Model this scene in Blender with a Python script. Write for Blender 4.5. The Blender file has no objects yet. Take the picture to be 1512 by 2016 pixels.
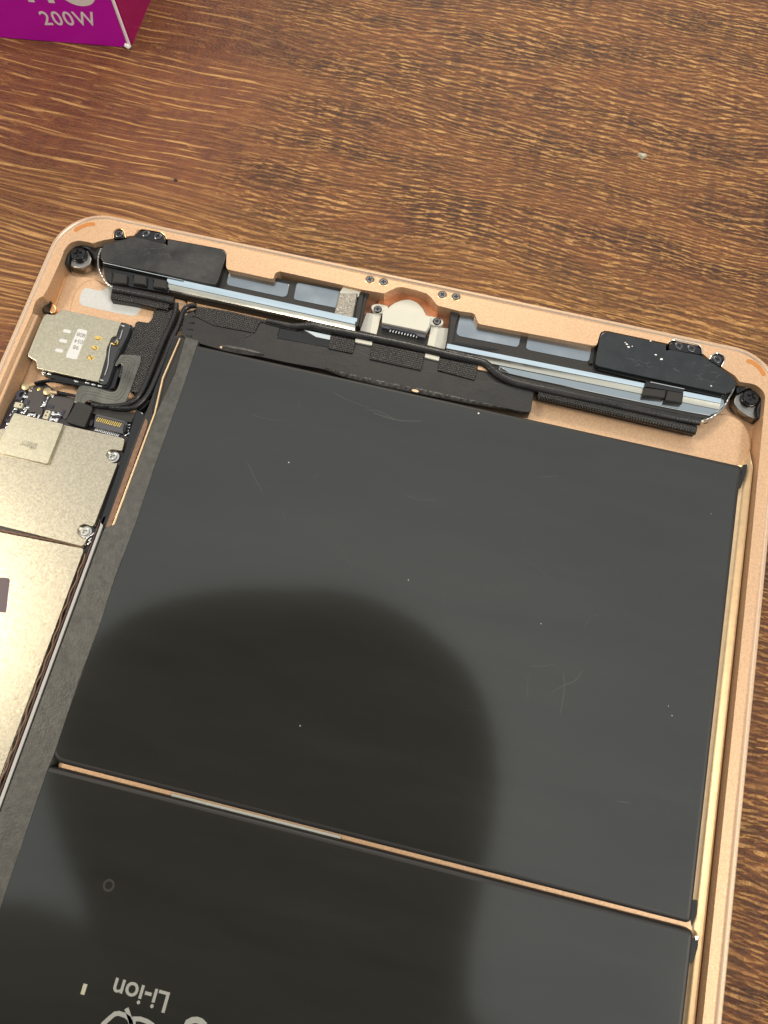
import bpy, bmesh, math, random
from mathutils import Vector, Matrix, noise
from mathutils.geometry import tessellate_polygon
random.seed(7)
scene = bpy.context.scene
MM = 0.001
# ------------------------------------------------------------------ camera, world, lamps, exposure
cam_d = bpy.data.cameras.new("camera")
cam = bpy.data.objects.new("camera", cam_d)
scene.collection.objects.link(cam)
cam_d.sensor_fit = 'VERTICAL'; cam_d.sensor_height = 36.0; cam_d.sensor_width = 27.0
cam_d.lens = 26.4279
cam_d.clip_start = 0.005; cam_d.clip_end = 50
cam.matrix_world = Matrix([[0.9719945, -0.2252953, 0.0668478, 0.1042071], [0.2349976, 0.9298107, -0.2832457, -0.1031991], [0.0016582, 0.2910224, 0.9567148, 0.160098], [0.0, 0.0, 0.0, 1.0]])
cam_d.dof.use_dof = True
cam_d.dof.focus_distance = 0.168
cam_d.dof.aperture_fstop = 60.0
scene.camera = cam
scene.view_settings.view_transform = 'Standard'
scene.view_settings.look = 'None'
scene.view_settings.exposure = 0.0
scene.view_settings.gamma = 1.0
world = bpy.data.worlds.new("World"); scene.world = world
world.use_nodes = True
bgn = world.node_tree.nodes["Background"]
# the room: pale ceiling overhead, dimmer walls towards the horizon
wn, wl = world.node_tree.nodes, world.node_tree.links
wt = wn.new('ShaderNodeTexCoord'); ws = wn.new('ShaderNodeSeparateXYZ'); wr = wn.new('ShaderNodeValToRGB')
wl.new(wt.outputs['Generated'], ws.inputs[0]); wl.new(ws.outputs[2], wr.inputs[0]); wl.new(wr.outputs[0], bgn.inputs[0])
wr.color_ramp.interpolation = 'EASE'
wr.color_ramp.elements[0].position = 0.0; wr.color_ramp.elements[0].color = (.46, .42, .38, 1)
wr.color_ramp.elements[1].position = 1.0; wr.color_ramp.elements[1].color = (1.0, 1.02, 1.0, 1)
e_ = wr.color_ramp.elements.new(.62); e_.color = (.46, .46, .45, 1)
e_ = wr.color_ramp.elements.new(.9); e_.color = (.82, .86, .86, 1)
bgn.inputs[1].default_value = 1.0
def lamp(name, loc, target, size, sizey, power, col):
    d = bpy.data.lights.new(name, 'AREA'); d.shape = 'RECTANGLE'; d.size = size; d.size_y = sizey
    d.energy = power; d.color = col
    o = bpy.data.objects.new(name, d); scene.collection.objects.link(o)
    o.location = loc
    v = Vector(target) - Vector(loc)
    o.rotation_euler = v.to_track_quat('-Z', 'Y').to_euler()
    return o
lamp("ceiling_lamp", (-1.42, -0.12, 1.65), (0.05, -0.08, 0), 0.3, 0.45, 24, (1.0, 0.86, 0.66))
lamp("ceiling_lamp", (1.27, -0.42, 1.65), (0.1, -0.1, 0), 0.4, 0.4, 22, (1.0, 0.9, 0.76))
lamp("ceiling_lamp", (-0.15, 1.9, 1.75), (0.08, 0, 0), 0.9, 0.6, 30, (1.0, 0.88, 0.72))
# ------------------------------------------------------------------ colours and materials
def lin(h):
    h = h.lstrip('#'); r = [int(h[i:i+2], 16)/255 for i in (0, 2, 4)]
    return tuple((c/12.92 if c <= .04045 else ((c+.055)/1.055)**2.4) for c in r) + (1,)
MATS = {}
def mat(name, col, rough=.5, metal=0., noise_amt=0., noise_scale=800., bump=0., bump_scale=2000., spec=.5, coat=0., rnoise=0., col2=None, aniso=None, weave=0.):
    m = bpy.data.materials.new(name); m.use_nodes = True; nt = m.node_tree; N = nt.nodes; L = nt.links
    b = N["Principled BSDF"]
    c = lin(col) if isinstance(col, str) else tuple(col) + (1,)
    b.inputs['Base Color'].default_value = c
    b.inputs['Roughness'].default_value = rough; b.inputs['Metallic'].default_value = metal
    b.inputs['Specular IOR Level'].default_value = spec
    b.inputs['Coat Weight'].default_value = coat; b.inputs['Coat Roughness'].default_value = .15
    tc = N.new('ShaderNodeTexCoord')
    src = tc.outputs['Object']
    if aniso:
        mp = N.new('ShaderNodeMapping'); mp.inputs['Scale'].default_value = aniso; L.new(src, mp.inputs[0]); src = mp.outputs[0]
    if noise_amt > 0:
        n = N.new('ShaderNodeTexNoise'); n.inputs['Scale'].default_value = noise_scale; n.inputs['Detail'].default_value = 4
        n.inputs['Roughness'].default_value = .65
        L.new(src, n.inputs['Vector'])
        r = N.new('ShaderNodeValToRGB'); r.color_ramp.elements[0].position = .3; r.color_ramp.elements[1].position = .7
        if col2: c0, c1 = c, (lin(col2) if isinstance(col2, str) else tuple(col2)+(1,))
        else:
            c0 = tuple(max(0, x*(1-noise_amt)) for x in c[:3])+(1,); c1 = tuple(min(1, x*(1+noise_amt)) for x in c[:3])+(1,)
        r.color_ramp.elements[0].color = c0; r.color_ramp.elements[1].color = c1
        L.new(n.outputs['Fac'], r.inputs[0]); L.new(r.outputs[0], b.inputs['Base Color'])
    if rnoise > 0:
        n2 = N.new('ShaderNodeTexNoise'); n2.inputs['Scale'].default_value = 160; n2.inputs['Detail'].default_value = 5
        L.new(tc.outputs['Object'], n2.inputs['Vector'])
        mr = N.new('ShaderNodeMapRange'); mr.inputs[1].default_value = .3; mr.inputs[2].default_value = .7
        mr.inputs[3].default_value = max(.02, rough-rnoise); mr.inputs[4].default_value = rough+rnoise
        L.new(n2.outputs['Fac'], mr.inputs[0]); L.new(mr.outputs[0], b.inputs['Roughness'])
    if bump > 0:
        n3 = N.new('ShaderNodeTexNoise'); n3.inputs['Scale'].default_value = bump_scale; n3.inputs['Detail'].default_value = 3
        L.new(src, n3.inputs['Vector'])
        h = n3.outputs['Fac']
        bp = N.new('ShaderNodeBump'); bp.inputs['Strength'].default_value = bump; bp.inputs['Distance'].default_value = .0001
        L.new(h, bp.inputs['Height']); L.new(bp.outputs[0], b.inputs['Normal'])
    if weave > 0:
        # woven cloth: two crossed wave bands
        hs = []
        for ang in (32, -32):
            mp = N.new('ShaderNodeMapping'); mp.inputs['Rotation'].default_value = (0, 0, math.radians(ang)); L.new(tc.outputs['Object'], mp.inputs[0])
            w = N.new('ShaderNodeTexWave'); w.inputs['Scale'].default_value = weave; w.inputs['Distortion'].default_value = 1.2
            w.inputs['Detail'].default_value = 1; w.inputs['Detail Scale'].default_value = 2
            L.new(mp.outputs[0], w.inputs['Vector']); hs.append(w.outputs['Fac'])
        mx = N.new('ShaderNodeMath'); mx.operation = 'MULTIPLY'; L.new(hs[0], mx.inputs[0]); L.new(hs[1], mx.inputs[1])
        bp = N.new('ShaderNodeBump'); bp.inputs['Strength'].default_value = 1.0; bp.inputs['Distance'].default_value = .00012
        L.new(mx.outputs[0], bp.inputs['Height']); L.new(bp.outputs[0], b.inputs['Normal'])
        r = N.new('ShaderNodeValToRGB'); r.color_ramp.elements[0].color = tuple(x*.5 for x in c[:3])+(1,); r.color_ramp.elements[0].position = .25
        r.color_ramp.elements[1].color = tuple(min(1, x*2.3) for x in c[:3])+(1,); r.color_ramp.elements[1].position = .8
        L.new(mx.outputs[0], r.inputs[0]); L.new(r.outputs[0], b.inputs['Base Color'])
    MATS[name] = m; return m
gold = mat('gold_anodised', (.60, .40, .25), .46, .42, .17, 2300, .4, 3500)
gold_edge = mat('gold_bright_edge', (.90, .78, .66), .42, .7)
gold_machined = mat('gold_machined', (.82, .50, .26), .30, .85, .08, 500, .1, 1500)
gold_strip = mat('pale_brass', (.74, .55, .34), .38, .6, .10, 700)
film_side = mat('film_side', (.012, .012, .013), .5)
film = mat('battery_film', (.0200, .0212, .0193), .10, 0, .14, 60, spec=.78, aniso=(.3, 1.8, 1))
def dent(m, scale, dist):      # very shallow undulation of a soft pouch
    nt = m.node_tree; N = nt.nodes; n = N.new('ShaderNodeTexNoise'); n.inputs['Scale'].default_value = scale; n.inputs['Detail'].default_value = 2
    tc = N.new('ShaderNodeTexCoord'); nt.links.new(tc.outputs['Object'], n.inputs['Vector'])
    bp = N.new('ShaderNodeBump'); bp.inputs['Strength'].default_value = 1; bp.inputs['Distance'].default_value = dist
    nt.links.new(n.outputs['Fac'], bp.inputs['Height']); nt.links.new(bp.outputs[0], N['Principled BSDF'].inputs['Normal'])
dent(film, 20, .00015)
tape = mat('black_tape', (.011, .011, .0115), .42, 0, .25, 300, .25, 1500, rnoise=.1)
tape_wrinkled = mat('wrinkled_tape', (.045, .045, .044), .42, 0, .6, 1200, .6, 2600)
foam = mat('grey_foam_tape', (.062, .063, .059), .42, 0, .32, 700, .45, 2200, rnoise=.12)
cloth = mat('woven_tape', (.012, .012, .012), .33, 0, weave=600)
blackm = mat('black_matte', (.012, .012, .012), .6, 0, .2, 800, .2, 2500)
blackg = mat('black_gloss', (.008, .008, .009), .12, 0, spec=.6, rnoise=.06)
rubber = mat('black_rubber', (.014, .014, .015), .30, 0, .3, 1200, .5, 2600, rnoise=.08)
cover_m = mat('speaker_cover', (.016, .019, .023), .16, 0, .3, 400, spec=.6, rnoise=.08)
cover_s = mat('speaker_cover_scuffed', (.022, .022, .022), .30, 0, .6, 260, .3, 900, spec=.6, rnoise=.12)
chrome = mat('bright_steel', (.78, .80, .80), .10, 1, rnoise=.05)
steel_cool_reflection = mat('steel_cool_reflection', (.66, .77, .84), .14, 1, .10, 60, rnoise=.05, aniso=(1, 12, 1))  # upper rail facet: cool reflected light put into the metal's colour
steel_warm_reflection = mat('steel_warm_reflection', (.60, .58, .50), .2, 1, rnoise=.05)  # lower facet of the same rail, its beige reflection tinted in
glassy = mat('steel_window', (.33, .37, .41), .17, .9, rnoise=.05, noise_amt=.1, noise_scale=60)
nickel = mat('nickel_shield', (.53, .48, .375), .26, .9, .20, 1900, .12, 5000)
nickel_b = mat('nickel_sim', (.52, .49, .385), .33, .9, .16, 1900, .12, 5000)
pcb = mat('board_dark', (.020, .015, .022), .35, 0, .5, 900)
plate = mat('board_plate', (.045, .040, .042), .5, 0, .12, 2000)
creamp = mat('cream_metal', (.58, .58, .52), .5, .0, .03, 300, spec=.4)
greypad = mat('grey_pad', (.44, .45, .42), .6, .0, .05, 900)
label_grey = mat('grey_label', (.52, .54, .54), .6, 0, .06, 1500, .1, 2000)
whitem = mat('white_print', (.62, .64, .65), .5)
solder = mat('solder', (.85, .85, .85), .22, 1)
pin_gold = mat('gold_contact', (.95, .68, .18), .22, 1)
brown_ink = mat('brown_contact', (.16, .09, .03), .4, .4)
rose = mat('rose_floor', (.55, .27, .17), .38, .6, .2, 400)
amber = mat('amber_flex', (.46, .19, .09), .25, .35, .25, 250, coat=.4)
flexm = mat('flex_cable', (.045, .047, .042), .2, .3, .3, 110, .3, 700, coat=.5, rnoise=.08, col2=(.19, .19, .165))
brownfoam = mat('brown_gasket', (.20, .115, .075), .7, 0, .3, 1500, .5, 2500)
steel_dark = mat('dark_screw', (.14, .14, .15), .28, 1, rnoise=.06)
steel_black = mat('black_screw', (.03, .03, .034), .22, .6)
steel = mat('steel_screw', (.62, .60, .56), .25, 1)
steel_rough = mat('steel_bracket', (.36, .35, .33), .3, 1, .15, 500, .3, 700)
silver_mesh = mat('silver_mesh_tape', (.25, .24, .21), .4, .7, .35, 1800, .9, 2400)
white_strip = mat('pale_strip', (.42, .42, .42), .45)
print_grey = mat('print_grey', (.27, .28, .265), .5)
print_blue = mat('pale_blue_film', (.52, .60, .66), .25, .3)
purple = mat('purple_card', (.60, .004, .50), .38, 0, .03, 200, spec=.4)
magenta = mat('magenta_card', (.33, .004, .10), .30, 0, .12, 120, spec=.4, aniso=(1, 1, 12))
card_white = mat('white_card', (.92, .91, .90), .6)
crumbm = mat('clear_crumb', (.72, .74, .60), .2)
crumbm.node_tree.nodes["Principled BSDF"].inputs['Transmission Weight'].default_value = .4
lint = mat('white_lint', (.85, .86, .85), .7)
etch = mat('etched_grey', (.13, .115, .09), .6, .2)
skin_cloth = mat('dark_sweatshirt', (.07, .066, .058), .9, 0, .2, 60)
# ------------------------------------------------------------------ geometry helpers (all inputs in millimetres)
def area(p): return .5*sum(p[i][0]*p[(i+1) % len(p)][1]-p[(i+1) % len(p)][0]*p[i][1] for i in range(len(p)))
def ccw(p): return list(p) if area(p) > 0 else list(p)[::-1]
def rnd(p, r, n=3):
    p = ccw(p); out = []; N = len(p)
    for i in range(N):
        a, b, c = Vector(p[i-1]), Vector(p[i]), Vector(p[(i+1) % N])
        u, v = (a-b), (c-b); lu, lv = u.length, v.length
        if lu < 1e-6 or lv < 1e-6: continue
        u /= lu; v /= lv
        t = min(r, lu*.45, lv*.45)
        if u.dot(v) < -.985 or t < .02: out.append(tuple(b)); continue
        for k in range(n+1):
            s = k/n; out.append(tuple((1-s)**2*(b+u*t)+2*s*(1-s)*b+s*s*(b+v*t)))
    return out
def offset(p, d):
    """inset a counter-clockwise polygon by d"""
    N = len(p); out = []
    for i in range(N):
        a, b, c = Vector(p[i-1]), Vector(p[i]), Vector(p[(i+1) % N])
        e1, e2 = (b-a), (c-b)
        if e1.length < 1e-7 or e2.length < 1e-7: out.append(tuple(b)); continue
        e1.normalize(); e2.normalize()
        n1, n2 = Vector((-e1.y, e1.x)), Vector((-e2.y, e2.x))
        m = n1+n2
        if m.length < .2: out.append(tuple(b+n1*d)); continue
        m.normalize(); k = d/max(.5, m.dot(n1)); out.append(tuple(b+m*k))
    return out
class MB:
    def __init__(s): s.v = []; s.f = []
    def add(s, vs, fs):
        o = len(s.v); s.v += [tuple(x) for x in vs]; s.f += [tuple(o+i for i in f) for f in fs]
    def cap(s, polys, z, up=True):
        """flat cap of outer polygon (ccw) with optional holes"""
        pts = [q for p in polys for q in p]
        tri = tessellate_polygon([[Vector((x, y, 0)) for x, y in p] for p in polys])
        fs = []
        for t in tri:
            a, b, c = (pts[i] for i in t)
            ar = (b[0]-a[0])*(c[1]-a[1])-(c[0]-a[0])*(b[1]-a[1])
            if abs(ar) < 1e-9: continue
            t = tuple(t) if (ar > 0) == up else tuple(t)[::-1]
            fs.append(t)
        zz = z if callable(z) else (lambda x, y: z)
        s.add([(x, y, zz(x, y)) for x, y in pts], fs)
    def rings(s, rings, close=True):
        n = len(rings[0]); vs = [q for r in rings for q in r]; fs = []
        for k in range(len(rings)-1):
            for i in range(n if close else n-1):
                j = (i+1) % n; fs.append((k*n+i, k*n+j, (k+1)*n+j, (k+1)*n+i))
        s.add(vs, fs)
    def prism(s, p, z0, z1, b=.08, bottom=False, holes=()):
        p = ccw(p); H = z1-z0; b = min(b, H*.9)
        rr = [(0, z0), (0, z1-b)]
        if b > 0: rr += [(b*.12, z1-b*.5), (b*.45, z1-b*.14), (b, z1)]
        cur = [[(x, y, z) for x, y in (offset(p, d) if d else p)] for d, z in rr]
        s.rings(cur); top = offset(p, b) if b > 0 else p
        hs = [ccw(h)[::-1] for h in holes]
        s.cap([top]+hs, z1)
        for h in hs: s.rings([[(x, y, z1) for x, y in h], [(x, y, z0) for x, y in h]][::-1])
        if bottom: s.cap([p], z0, False)
    def tube(s, path, r, n=10, closed_ends=True, squash=1.0):
        path = [Vector(q) for q in path]; rg = []
        for i, q in enumerate(path):
            t = (path[min(i+1, len(path)-1)]-path[max(i-1, 0)]).normalized()
            a = t.cross(Vector((0, 0, 1))); a = a.normalized() if a.length > .05 else Vector((1, 0, 0)); bb = a.cross(t).normalized()
            rr = r(i/(len(path)-1)) if callable(r) else r
            rg.append([q+a*rr*math.cos(2*math.pi*k/n)+bb*rr*squash*math.sin(2*math.pi*k/n) for k in range(n)])
        s.rings(rg)
        if closed_ends:
            s.add(rg[0], [tuple(range(n))]); s.add(rg[-1], [tuple(range(n))[::-1]])
    def box(s, x0, y0, z0, x1, y1, z1):
        s.prism([(x0, y0), (x1, y0), (x1, y1), (x0, y1)], z0, z1, 0, True)
def smooth_path(pts, n=6):
    """Catmull-Rom through 2-D or 3-D points"""
    P = [Vector(p) for p in pts]; P = [2*P[0]-P[1]]+P+[2*P[-1]-P[-2]]; out = []
    for i in range(1, len(P)-2):
        for k in range(n):
            t = k/n
            out.append(.5*((2*P[i])+(-P[i-1]+P[i+1])*t+(2*P[i-1]-5*P[i]+4*P[i+1]-P[i+2])*t*t+(-P[i-1]+3*P[i]-3*P[i+1]+P[i+2])*t**3))
    out.append(P[-2]); return out
def strip(a, b, w):
    """rectangle polygon of width w about segment a-b"""
    a, b = Vector(a), Vector(b); t = (b-a).normalized(); n = Vector((-t.y, t.x))*w/2
    return [tuple(a-n), tuple(b-n), tuple(b+n), tuple(a+n)]
def mid(p): return (sum(q[0] for q in p)/len(p), sum(q[1] for q in p)/len(p))
def origin_of(parent):
    o = Vector((0, 0, 0))
    while parent: o += parent.location; parent = parent.parent
    return o
def link(name, me, m, parent=None, smooth=35, at=None):
    if m: me.materials.append(m)
    o = bpy.data.objects.new(name, me); scene.collection.objects.link(o)
    if parent: o.parent = parent
    return o
def build(mb, name, m, parent=None, smooth=True, origin=None):
    """mesh object; vertices given in world millimetres"""
    base = origin_of(parent)
    c = Vector(origin)*MM if origin else None
    if c is None:
        xs = [v[0] for v in mb.v]; ys = [v[1] for v in mb.v]; zs = [v[2] for v in mb.v]
        c = Vector(((min(xs)+max(xs))/2, (min(ys)+max(ys))/2, min(zs)))*MM
    me = bpy.data.meshes.new(name)
    me.from_pydata([tuple(Vector(v)*MM-c) for v in mb.v], [], mb.f)
    bm = bmesh.new(); bm.from_mesh(me)
    bmesh.ops.remove_doubles(bm, verts=bm.verts, dist=2e-6)
    bmesh.ops.dissolve_degenerate(bm, edges=bm.edges, dist=1e-6)
    bm.to_mesh(me); bm.free()
    if smooth:
        me.polygons.foreach_set('use_smooth', [True]*len(me.polygons))
        try: me.set_sharp_from_angle(angle=math.radians(32))
        except Exception: pass
        fl_ = [abs(f.normal.z) < .9997 for f in me.polygons]; me.polygons.foreach_set('use_smooth', fl_)
    me.update()
    o = link(name, me, m, parent); o.location = c-base
    return o
def slab(name, pts, z0, z1, m, parent=None, r=.3, b=.08, label=None, holes=(), bottom=False):
    mb = MB(); mb.prism(rnd(pts, r) if r else ccw(pts), z0, z1, b, bottom, holes)
    o = build(mb, name, m, parent)
    if label: o['label'] = label
    return o
def tubeobj(name, pts, r, m, parent=None, n=10, sub=6, squash=1.0, label=None):
    mb = MB(); mb.tube(smooth_path(pts, sub), r, n, True, squash); o = build(mb, name, m, parent)
    if label: o['label'] = label
    return o
def inst(src, name, loc, rz, parent, scale=None):
    o = src.copy(); o.name = name; scene.collection.objects.link(o); o.parent = parent
    o.location = Vector(loc)*MM-origin_of(parent); o.rotation_euler = (0, 0, rz)
    if scale: o.scale = scale
    return o
def text(name, s, cx, cy, z, height, ang, m, parent, depth=.02, rot=None, bold=0., sp=1.0, place=None):
    cu = bpy.data.curves.new(name, 'FONT'); cu.body = s; cu.align_x = 'CENTER'; cu.align_y = 'CENTER'
    cu.size = 1; cu.offset = bold; cu.space_character = sp; cu.extrude = 0.0
    t = bpy.data.objects.new(name, cu); scene.collection.objects.link(t)
    bpy.context.view_layer.update()
    me = bpy.data.meshes.new_from_object(t.evaluated_get(bpy.context.evaluated_depsgraph_get()))
    bpy.data.objects.remove(t); bpy.data.curves.remove(cu)
    ys = [v.co.y for v in me.vertices]; xs = [v.co.x for v in me.vertices]
    k = height/(max(ys)-min(ys)); mx, my = (max(xs)+min(xs))/2, (max(ys)+min(ys))/2
    M = place if place else (Matrix.Translation((cx, cy, z)) @ Matrix.Rotation(ang, 4, 'Z'))
    bm = bmesh.new(); bm.from_mesh(me)
    for f_ in bm.faces: f_.smooth = False
    for e_ in bm.edges: e_.smooth = True
    r = bmesh.ops.extrude_face_region(bm, geom=bm.faces[:])
    bmesh.ops.translate(bm, verts=[g for g in r['geom'] if isinstance(g, bmesh.types.BMVert)], vec=(0, 0, depth/k))
    bmesh.ops.recalc_face_normals(bm, faces=bm.faces[:])
    base = origin_of(parent)
    W = M @ Vector((0, 0, 0))
    for v in bm.verts:
        q = Vector(((v.co.x-mx)*k, (v.co.y-my)*k, v.co.z*k))
        v.co = ((M @ q)-W)*MM
    bm.to_mesh(me); bm.free(); me.materials.clear(); me.polygons.foreach_set('use_smooth', [False]*len(me.polygons)); me.update()
    o = link(name, me, m, parent); o.location = W*MM-base
    return o
def screw_mesh(name, R, h, mt, cross=True, flange=0.):
    mb = MB(); n = 28
    ring = lambda r, z: [(r*math.cos(2*math.pi*k/n), r*math.sin(2*math.pi*k/n), z) for k in range(n)]
    if flange: mb.rings([ring(flange, 0), ring(flange, h*.35), ring(flange-.1, h*.42), ring(R*1.02, h*.45)])
    w, l = R*.17, R*.58
    plus = [(l, -w), (l, w), (w, w), (w, l), (-w, l), (-w, w), (-l, w), (-l, -w), (-w, -w), (-w, -l), (w, -l), (w, -w)]
    mb.rings([ring(R, 0 if not flange else h*.4), ring(R, h-.12), ring(R*.95, h-.03), ring(R*.86, h)])
    top = [(x, y) for x, y, z in ring(R*.86, h)]
    mb.cap([top, plus[::-1]], h)
    mb.rings([[(x, y, h) for x, y in plus], [(x*.6, y*.6, h-.35) for x, y in plus]][::-1])
    mb.cap([[(x*.6, y*.6) for x, y in plus]], h-.35)
    me = bpy.data.meshes.new(name); me.from_pydata([tuple(Vector(v)*MM) for v in mb.v], [], mb.f)
    me.polygons.foreach_set('use_smooth', [True]*len(me.polygons))
    try: me.set_sharp_from_angle(angle=math.radians(30))
    except Exception: pass
    me.materials.append(mt); return me
SCREWS = {}
def screw(kind, x, y, z, parent, rz=None, name='screw'):
    specs = {'small': (.95, .35, steel_dark, 0), 'port': (.95, .3, steel_dark, 0), 'shield': (.98, .35, steel, 1.45), 'ear': (.85, .25, steel_dark, 0), 'corner': (1.75, 1.0, steel_black, 2.0)}
    if kind not in SCREWS:
        R, h, mt, fl = specs[kind]; SCREWS[kind] = screw_mesh('screw_'+kind, R, h, mt, True, fl)
    o = bpy.data.objects.new(name, SCREWS[kind]); scene.collection.objects.link(o); o.parent = parent
    o.location = Vector((x, y, z))*MM-origin_of(parent)
    o.rotation_euler = (0, 0, rz if rz is not None else random.uniform(0, 1.5)); return o
def thing(name, label, cat, loc, group=None, rz=0):
    o = bpy.data.objects.new(name, None); scene.collection.objects.link(o); o.location = Vector(loc)*MM
    o.empty_display_size = .01; o.rotation_euler = (0, 0, rz)
    o['label'] = label; o['category'] = cat
    if group: o['group'] = group
    return o
def tag(o, label, cat, group=None):
    o['label'] = label; o['category'] = cat
    if group: o['group'] = group
    return o
# ------------------------------------------------------------------ the desk
def wood_material():
    m = bpy.data.materials.new('wood_laminate'); m.use_nodes = True; nt = m.node_tree; N = nt.nodes; L = nt.links
    b = N["Principled BSDF"]
    tc = N.new('ShaderNodeTexCoord')
    mm = N.new('ShaderNodeMapping'); mm.inputs['Scale'].default_value = (1000, 1000, 1000); mm.inputs['Rotation'].default_value = (0, 0, math.radians(.6))
    L.new(tc.outputs['Object'], mm.inputs[0]); P = mm.outputs[0]
    def sc(vec, x, y, off=0):
        k = N.new('ShaderNodeMapping'); k.inputs['Scale'].default_value = (x, y, 1); k.inputs['Location'].default_value = (off, off*1.7, 0)
        L.new(vec, k.inputs[0]); return k.outputs[0]
    def nz(vec, s=1., det=3, rough=.5, dist=0.):
        k = N.new('ShaderNodeTexNoise'); k.noise_dimensions = '2D'; k.inputs['Scale'].default_value = s; k.inputs['Detail'].default_value = det
        k.inputs['Roughness'].default_value = rough; k.inputs['Distortion'].default_value = dist
        L.new(vec, k.inputs['Vector']); return k.outputs['Fac']
    def mth(op, a, c=None, d=None, clamp=False):
        k = N.new('ShaderNodeMath'); k.operation = op; k.use_clamp = clamp
        for i, q in enumerate((a, c, d)):
            if q is None: continue
            if isinstance(q, (int, float)): k.inputs[i].default_value = q
            else: L.new(q, k.inputs[i])
        return k.outputs[0]
    def rng(v, a, c, d=0., e=1., smooth=False):
        k = N.new('ShaderNodeMapRange'); k.interpolation_type = 'SMOOTHSTEP' if smooth else 'LINEAR'
        for i, q in enumerate((a, c, d, e)): k.inputs[i+1].default_value = q
        L.new(v, k.inputs[0]); return k.outputs[0]
    def mixc(f, a, c):
        k = N.new('ShaderNodeMix'); k.data_type = 'RGBA'
        if isinstance(f, (int, float)): k.inputs[0].default_value = f
        else: L.new(f, k.inputs[0])
        for i, q in ((6, a), (7, c)):
            if isinstance(q, tuple): k.inputs[i].default_value = q
            else: L.new(q, k.inputs[i])
        return k.outputs[2]
    sep = N.new('ShaderNodeSeparateXYZ'); L.new(P, sep.inputs[0])
    # slow drift of the grain
    d1 = mth('MULTIPLY', mth('SUBTRACT', nz(sc(P, 1/110, 1/45, 3), det=1), .5), 13.)
    d2 = mth('MULTIPLY', mth('SUBTRACT', nz(sc(P, 1/24, 1/12, 11), det=1), .5), 1.5)
    d3 = mth('MULTIPLY', mth('SUBTRACT', nz(sc(P, 1/7, 1/4, 5), det=1), .5), .3)
    yy = mth('ADD', mth('ADD', sep.outputs[1], d1), mth('ADD', d2, d3))
    cb = N.new('ShaderNodeCombineXYZ'); L.new(sep.outputs[0], cb.inputs[0]); L.new(yy, cb.inputs[1]); W = cb.outputs[0]
    # broad zones: open figure with long ring lines (left) / short flecks (right) / dense straight grain near the tablet
    lft = rng(mth('ADD', sep.outputs[0], mth('MULTIPLY', nz(sc(P, 1/60, 1/30, 51), det=2), 60.)), 40., 85., 1., 0., True)
    zone = rng(mth('ADD', yy, mth('MULTIPLY', nz(sc(P, 1/60, 1/40, 21), det=2), 26.)), 20., 34., 1., 0., True)
    zone = mth('MULTIPLY', zone, rng(yy, -45., -20., 0., 1., True))
    # thin long ring lines: crisp ridge lines of a stretched noise
    rings = nz(sc(W, 1/75, 1/5.0, 2), det=2, rough=.45)
    saw = mth('FRACT', mth('MULTIPLY', rings, 11.))
    def crisp(s, wd):   # bright ridge with a sharp lower edge and painted shade just below it
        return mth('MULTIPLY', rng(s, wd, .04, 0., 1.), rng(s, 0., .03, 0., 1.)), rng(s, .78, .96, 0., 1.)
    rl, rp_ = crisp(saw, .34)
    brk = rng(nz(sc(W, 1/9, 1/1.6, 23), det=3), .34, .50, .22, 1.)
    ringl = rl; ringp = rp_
    # grain dashes with the emboss's lit and shaded sides painted in: difference of a stretched noise with itself a little lower
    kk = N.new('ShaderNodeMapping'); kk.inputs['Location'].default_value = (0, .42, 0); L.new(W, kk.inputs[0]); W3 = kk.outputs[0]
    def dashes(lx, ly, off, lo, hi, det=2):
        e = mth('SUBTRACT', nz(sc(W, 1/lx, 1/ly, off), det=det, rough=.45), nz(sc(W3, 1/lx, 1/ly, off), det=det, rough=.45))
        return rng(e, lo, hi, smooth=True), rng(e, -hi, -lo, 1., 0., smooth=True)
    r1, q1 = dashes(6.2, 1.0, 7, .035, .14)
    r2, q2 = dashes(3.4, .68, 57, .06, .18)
    fleck = mth('MAXIMUM', r1, mth('MULTIPLY', r2, .8)); fleck_shade = mth('MAXIMUM', q1, mth('MULTIPLY', q2, .8))
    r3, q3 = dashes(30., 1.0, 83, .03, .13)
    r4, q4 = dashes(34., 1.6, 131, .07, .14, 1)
    fine = nz(sc(W, 1/22, 1/.62, 9), det=2, rough=.55)
    finel = mth('MAXIMUM', mth('MULTIPLY', rng(fine, .46, .62, smooth=True), .35), r3)
    figure = rng(nz(sc(P, 1/3.0, 1/9.0, 13), det=3, rough=.6, dist=.4), .36, .64, smooth=True)
    cloud = rng(nz(sc(W, 1/38, 1/10, 17), det=3), .36, .62, smooth=True)
    grainy = nz(sc(P, 2.6, 5.5, 1), det=3, rough=.7)
    slant = nz(sc(P, 1/1.6, 1/.55, 90), det=2, rough=.6)
    dark, mid_, red, gold_ = lin('#38231a'), lin('#74492b'), lin('#6b3f31'), lin('#b98850')
    pale = lin('#dcb072')
    base = mixc(cloud, dark, mid_)
    base = mixc(mth('MULTIPLY', lft, .75), base, red)
    base = mixc(mth('MULTIPLY', figure, .30), base, lin('#8b5430'))
    base = mixc(mth('MULTIPLY', rng(slant, .42, .66), .28), base, lin('#8f5a3a'))
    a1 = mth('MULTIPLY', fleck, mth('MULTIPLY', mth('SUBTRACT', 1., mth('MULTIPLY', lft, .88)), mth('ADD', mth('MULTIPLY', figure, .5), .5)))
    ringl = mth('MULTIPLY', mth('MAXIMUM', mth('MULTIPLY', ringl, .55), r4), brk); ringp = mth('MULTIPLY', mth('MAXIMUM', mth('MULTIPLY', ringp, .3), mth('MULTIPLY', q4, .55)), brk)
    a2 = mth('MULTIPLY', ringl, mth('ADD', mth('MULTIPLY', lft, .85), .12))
    a3 = mth('MULTIPLY', finel, mth('MULTIPLY', zone, .85))
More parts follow.
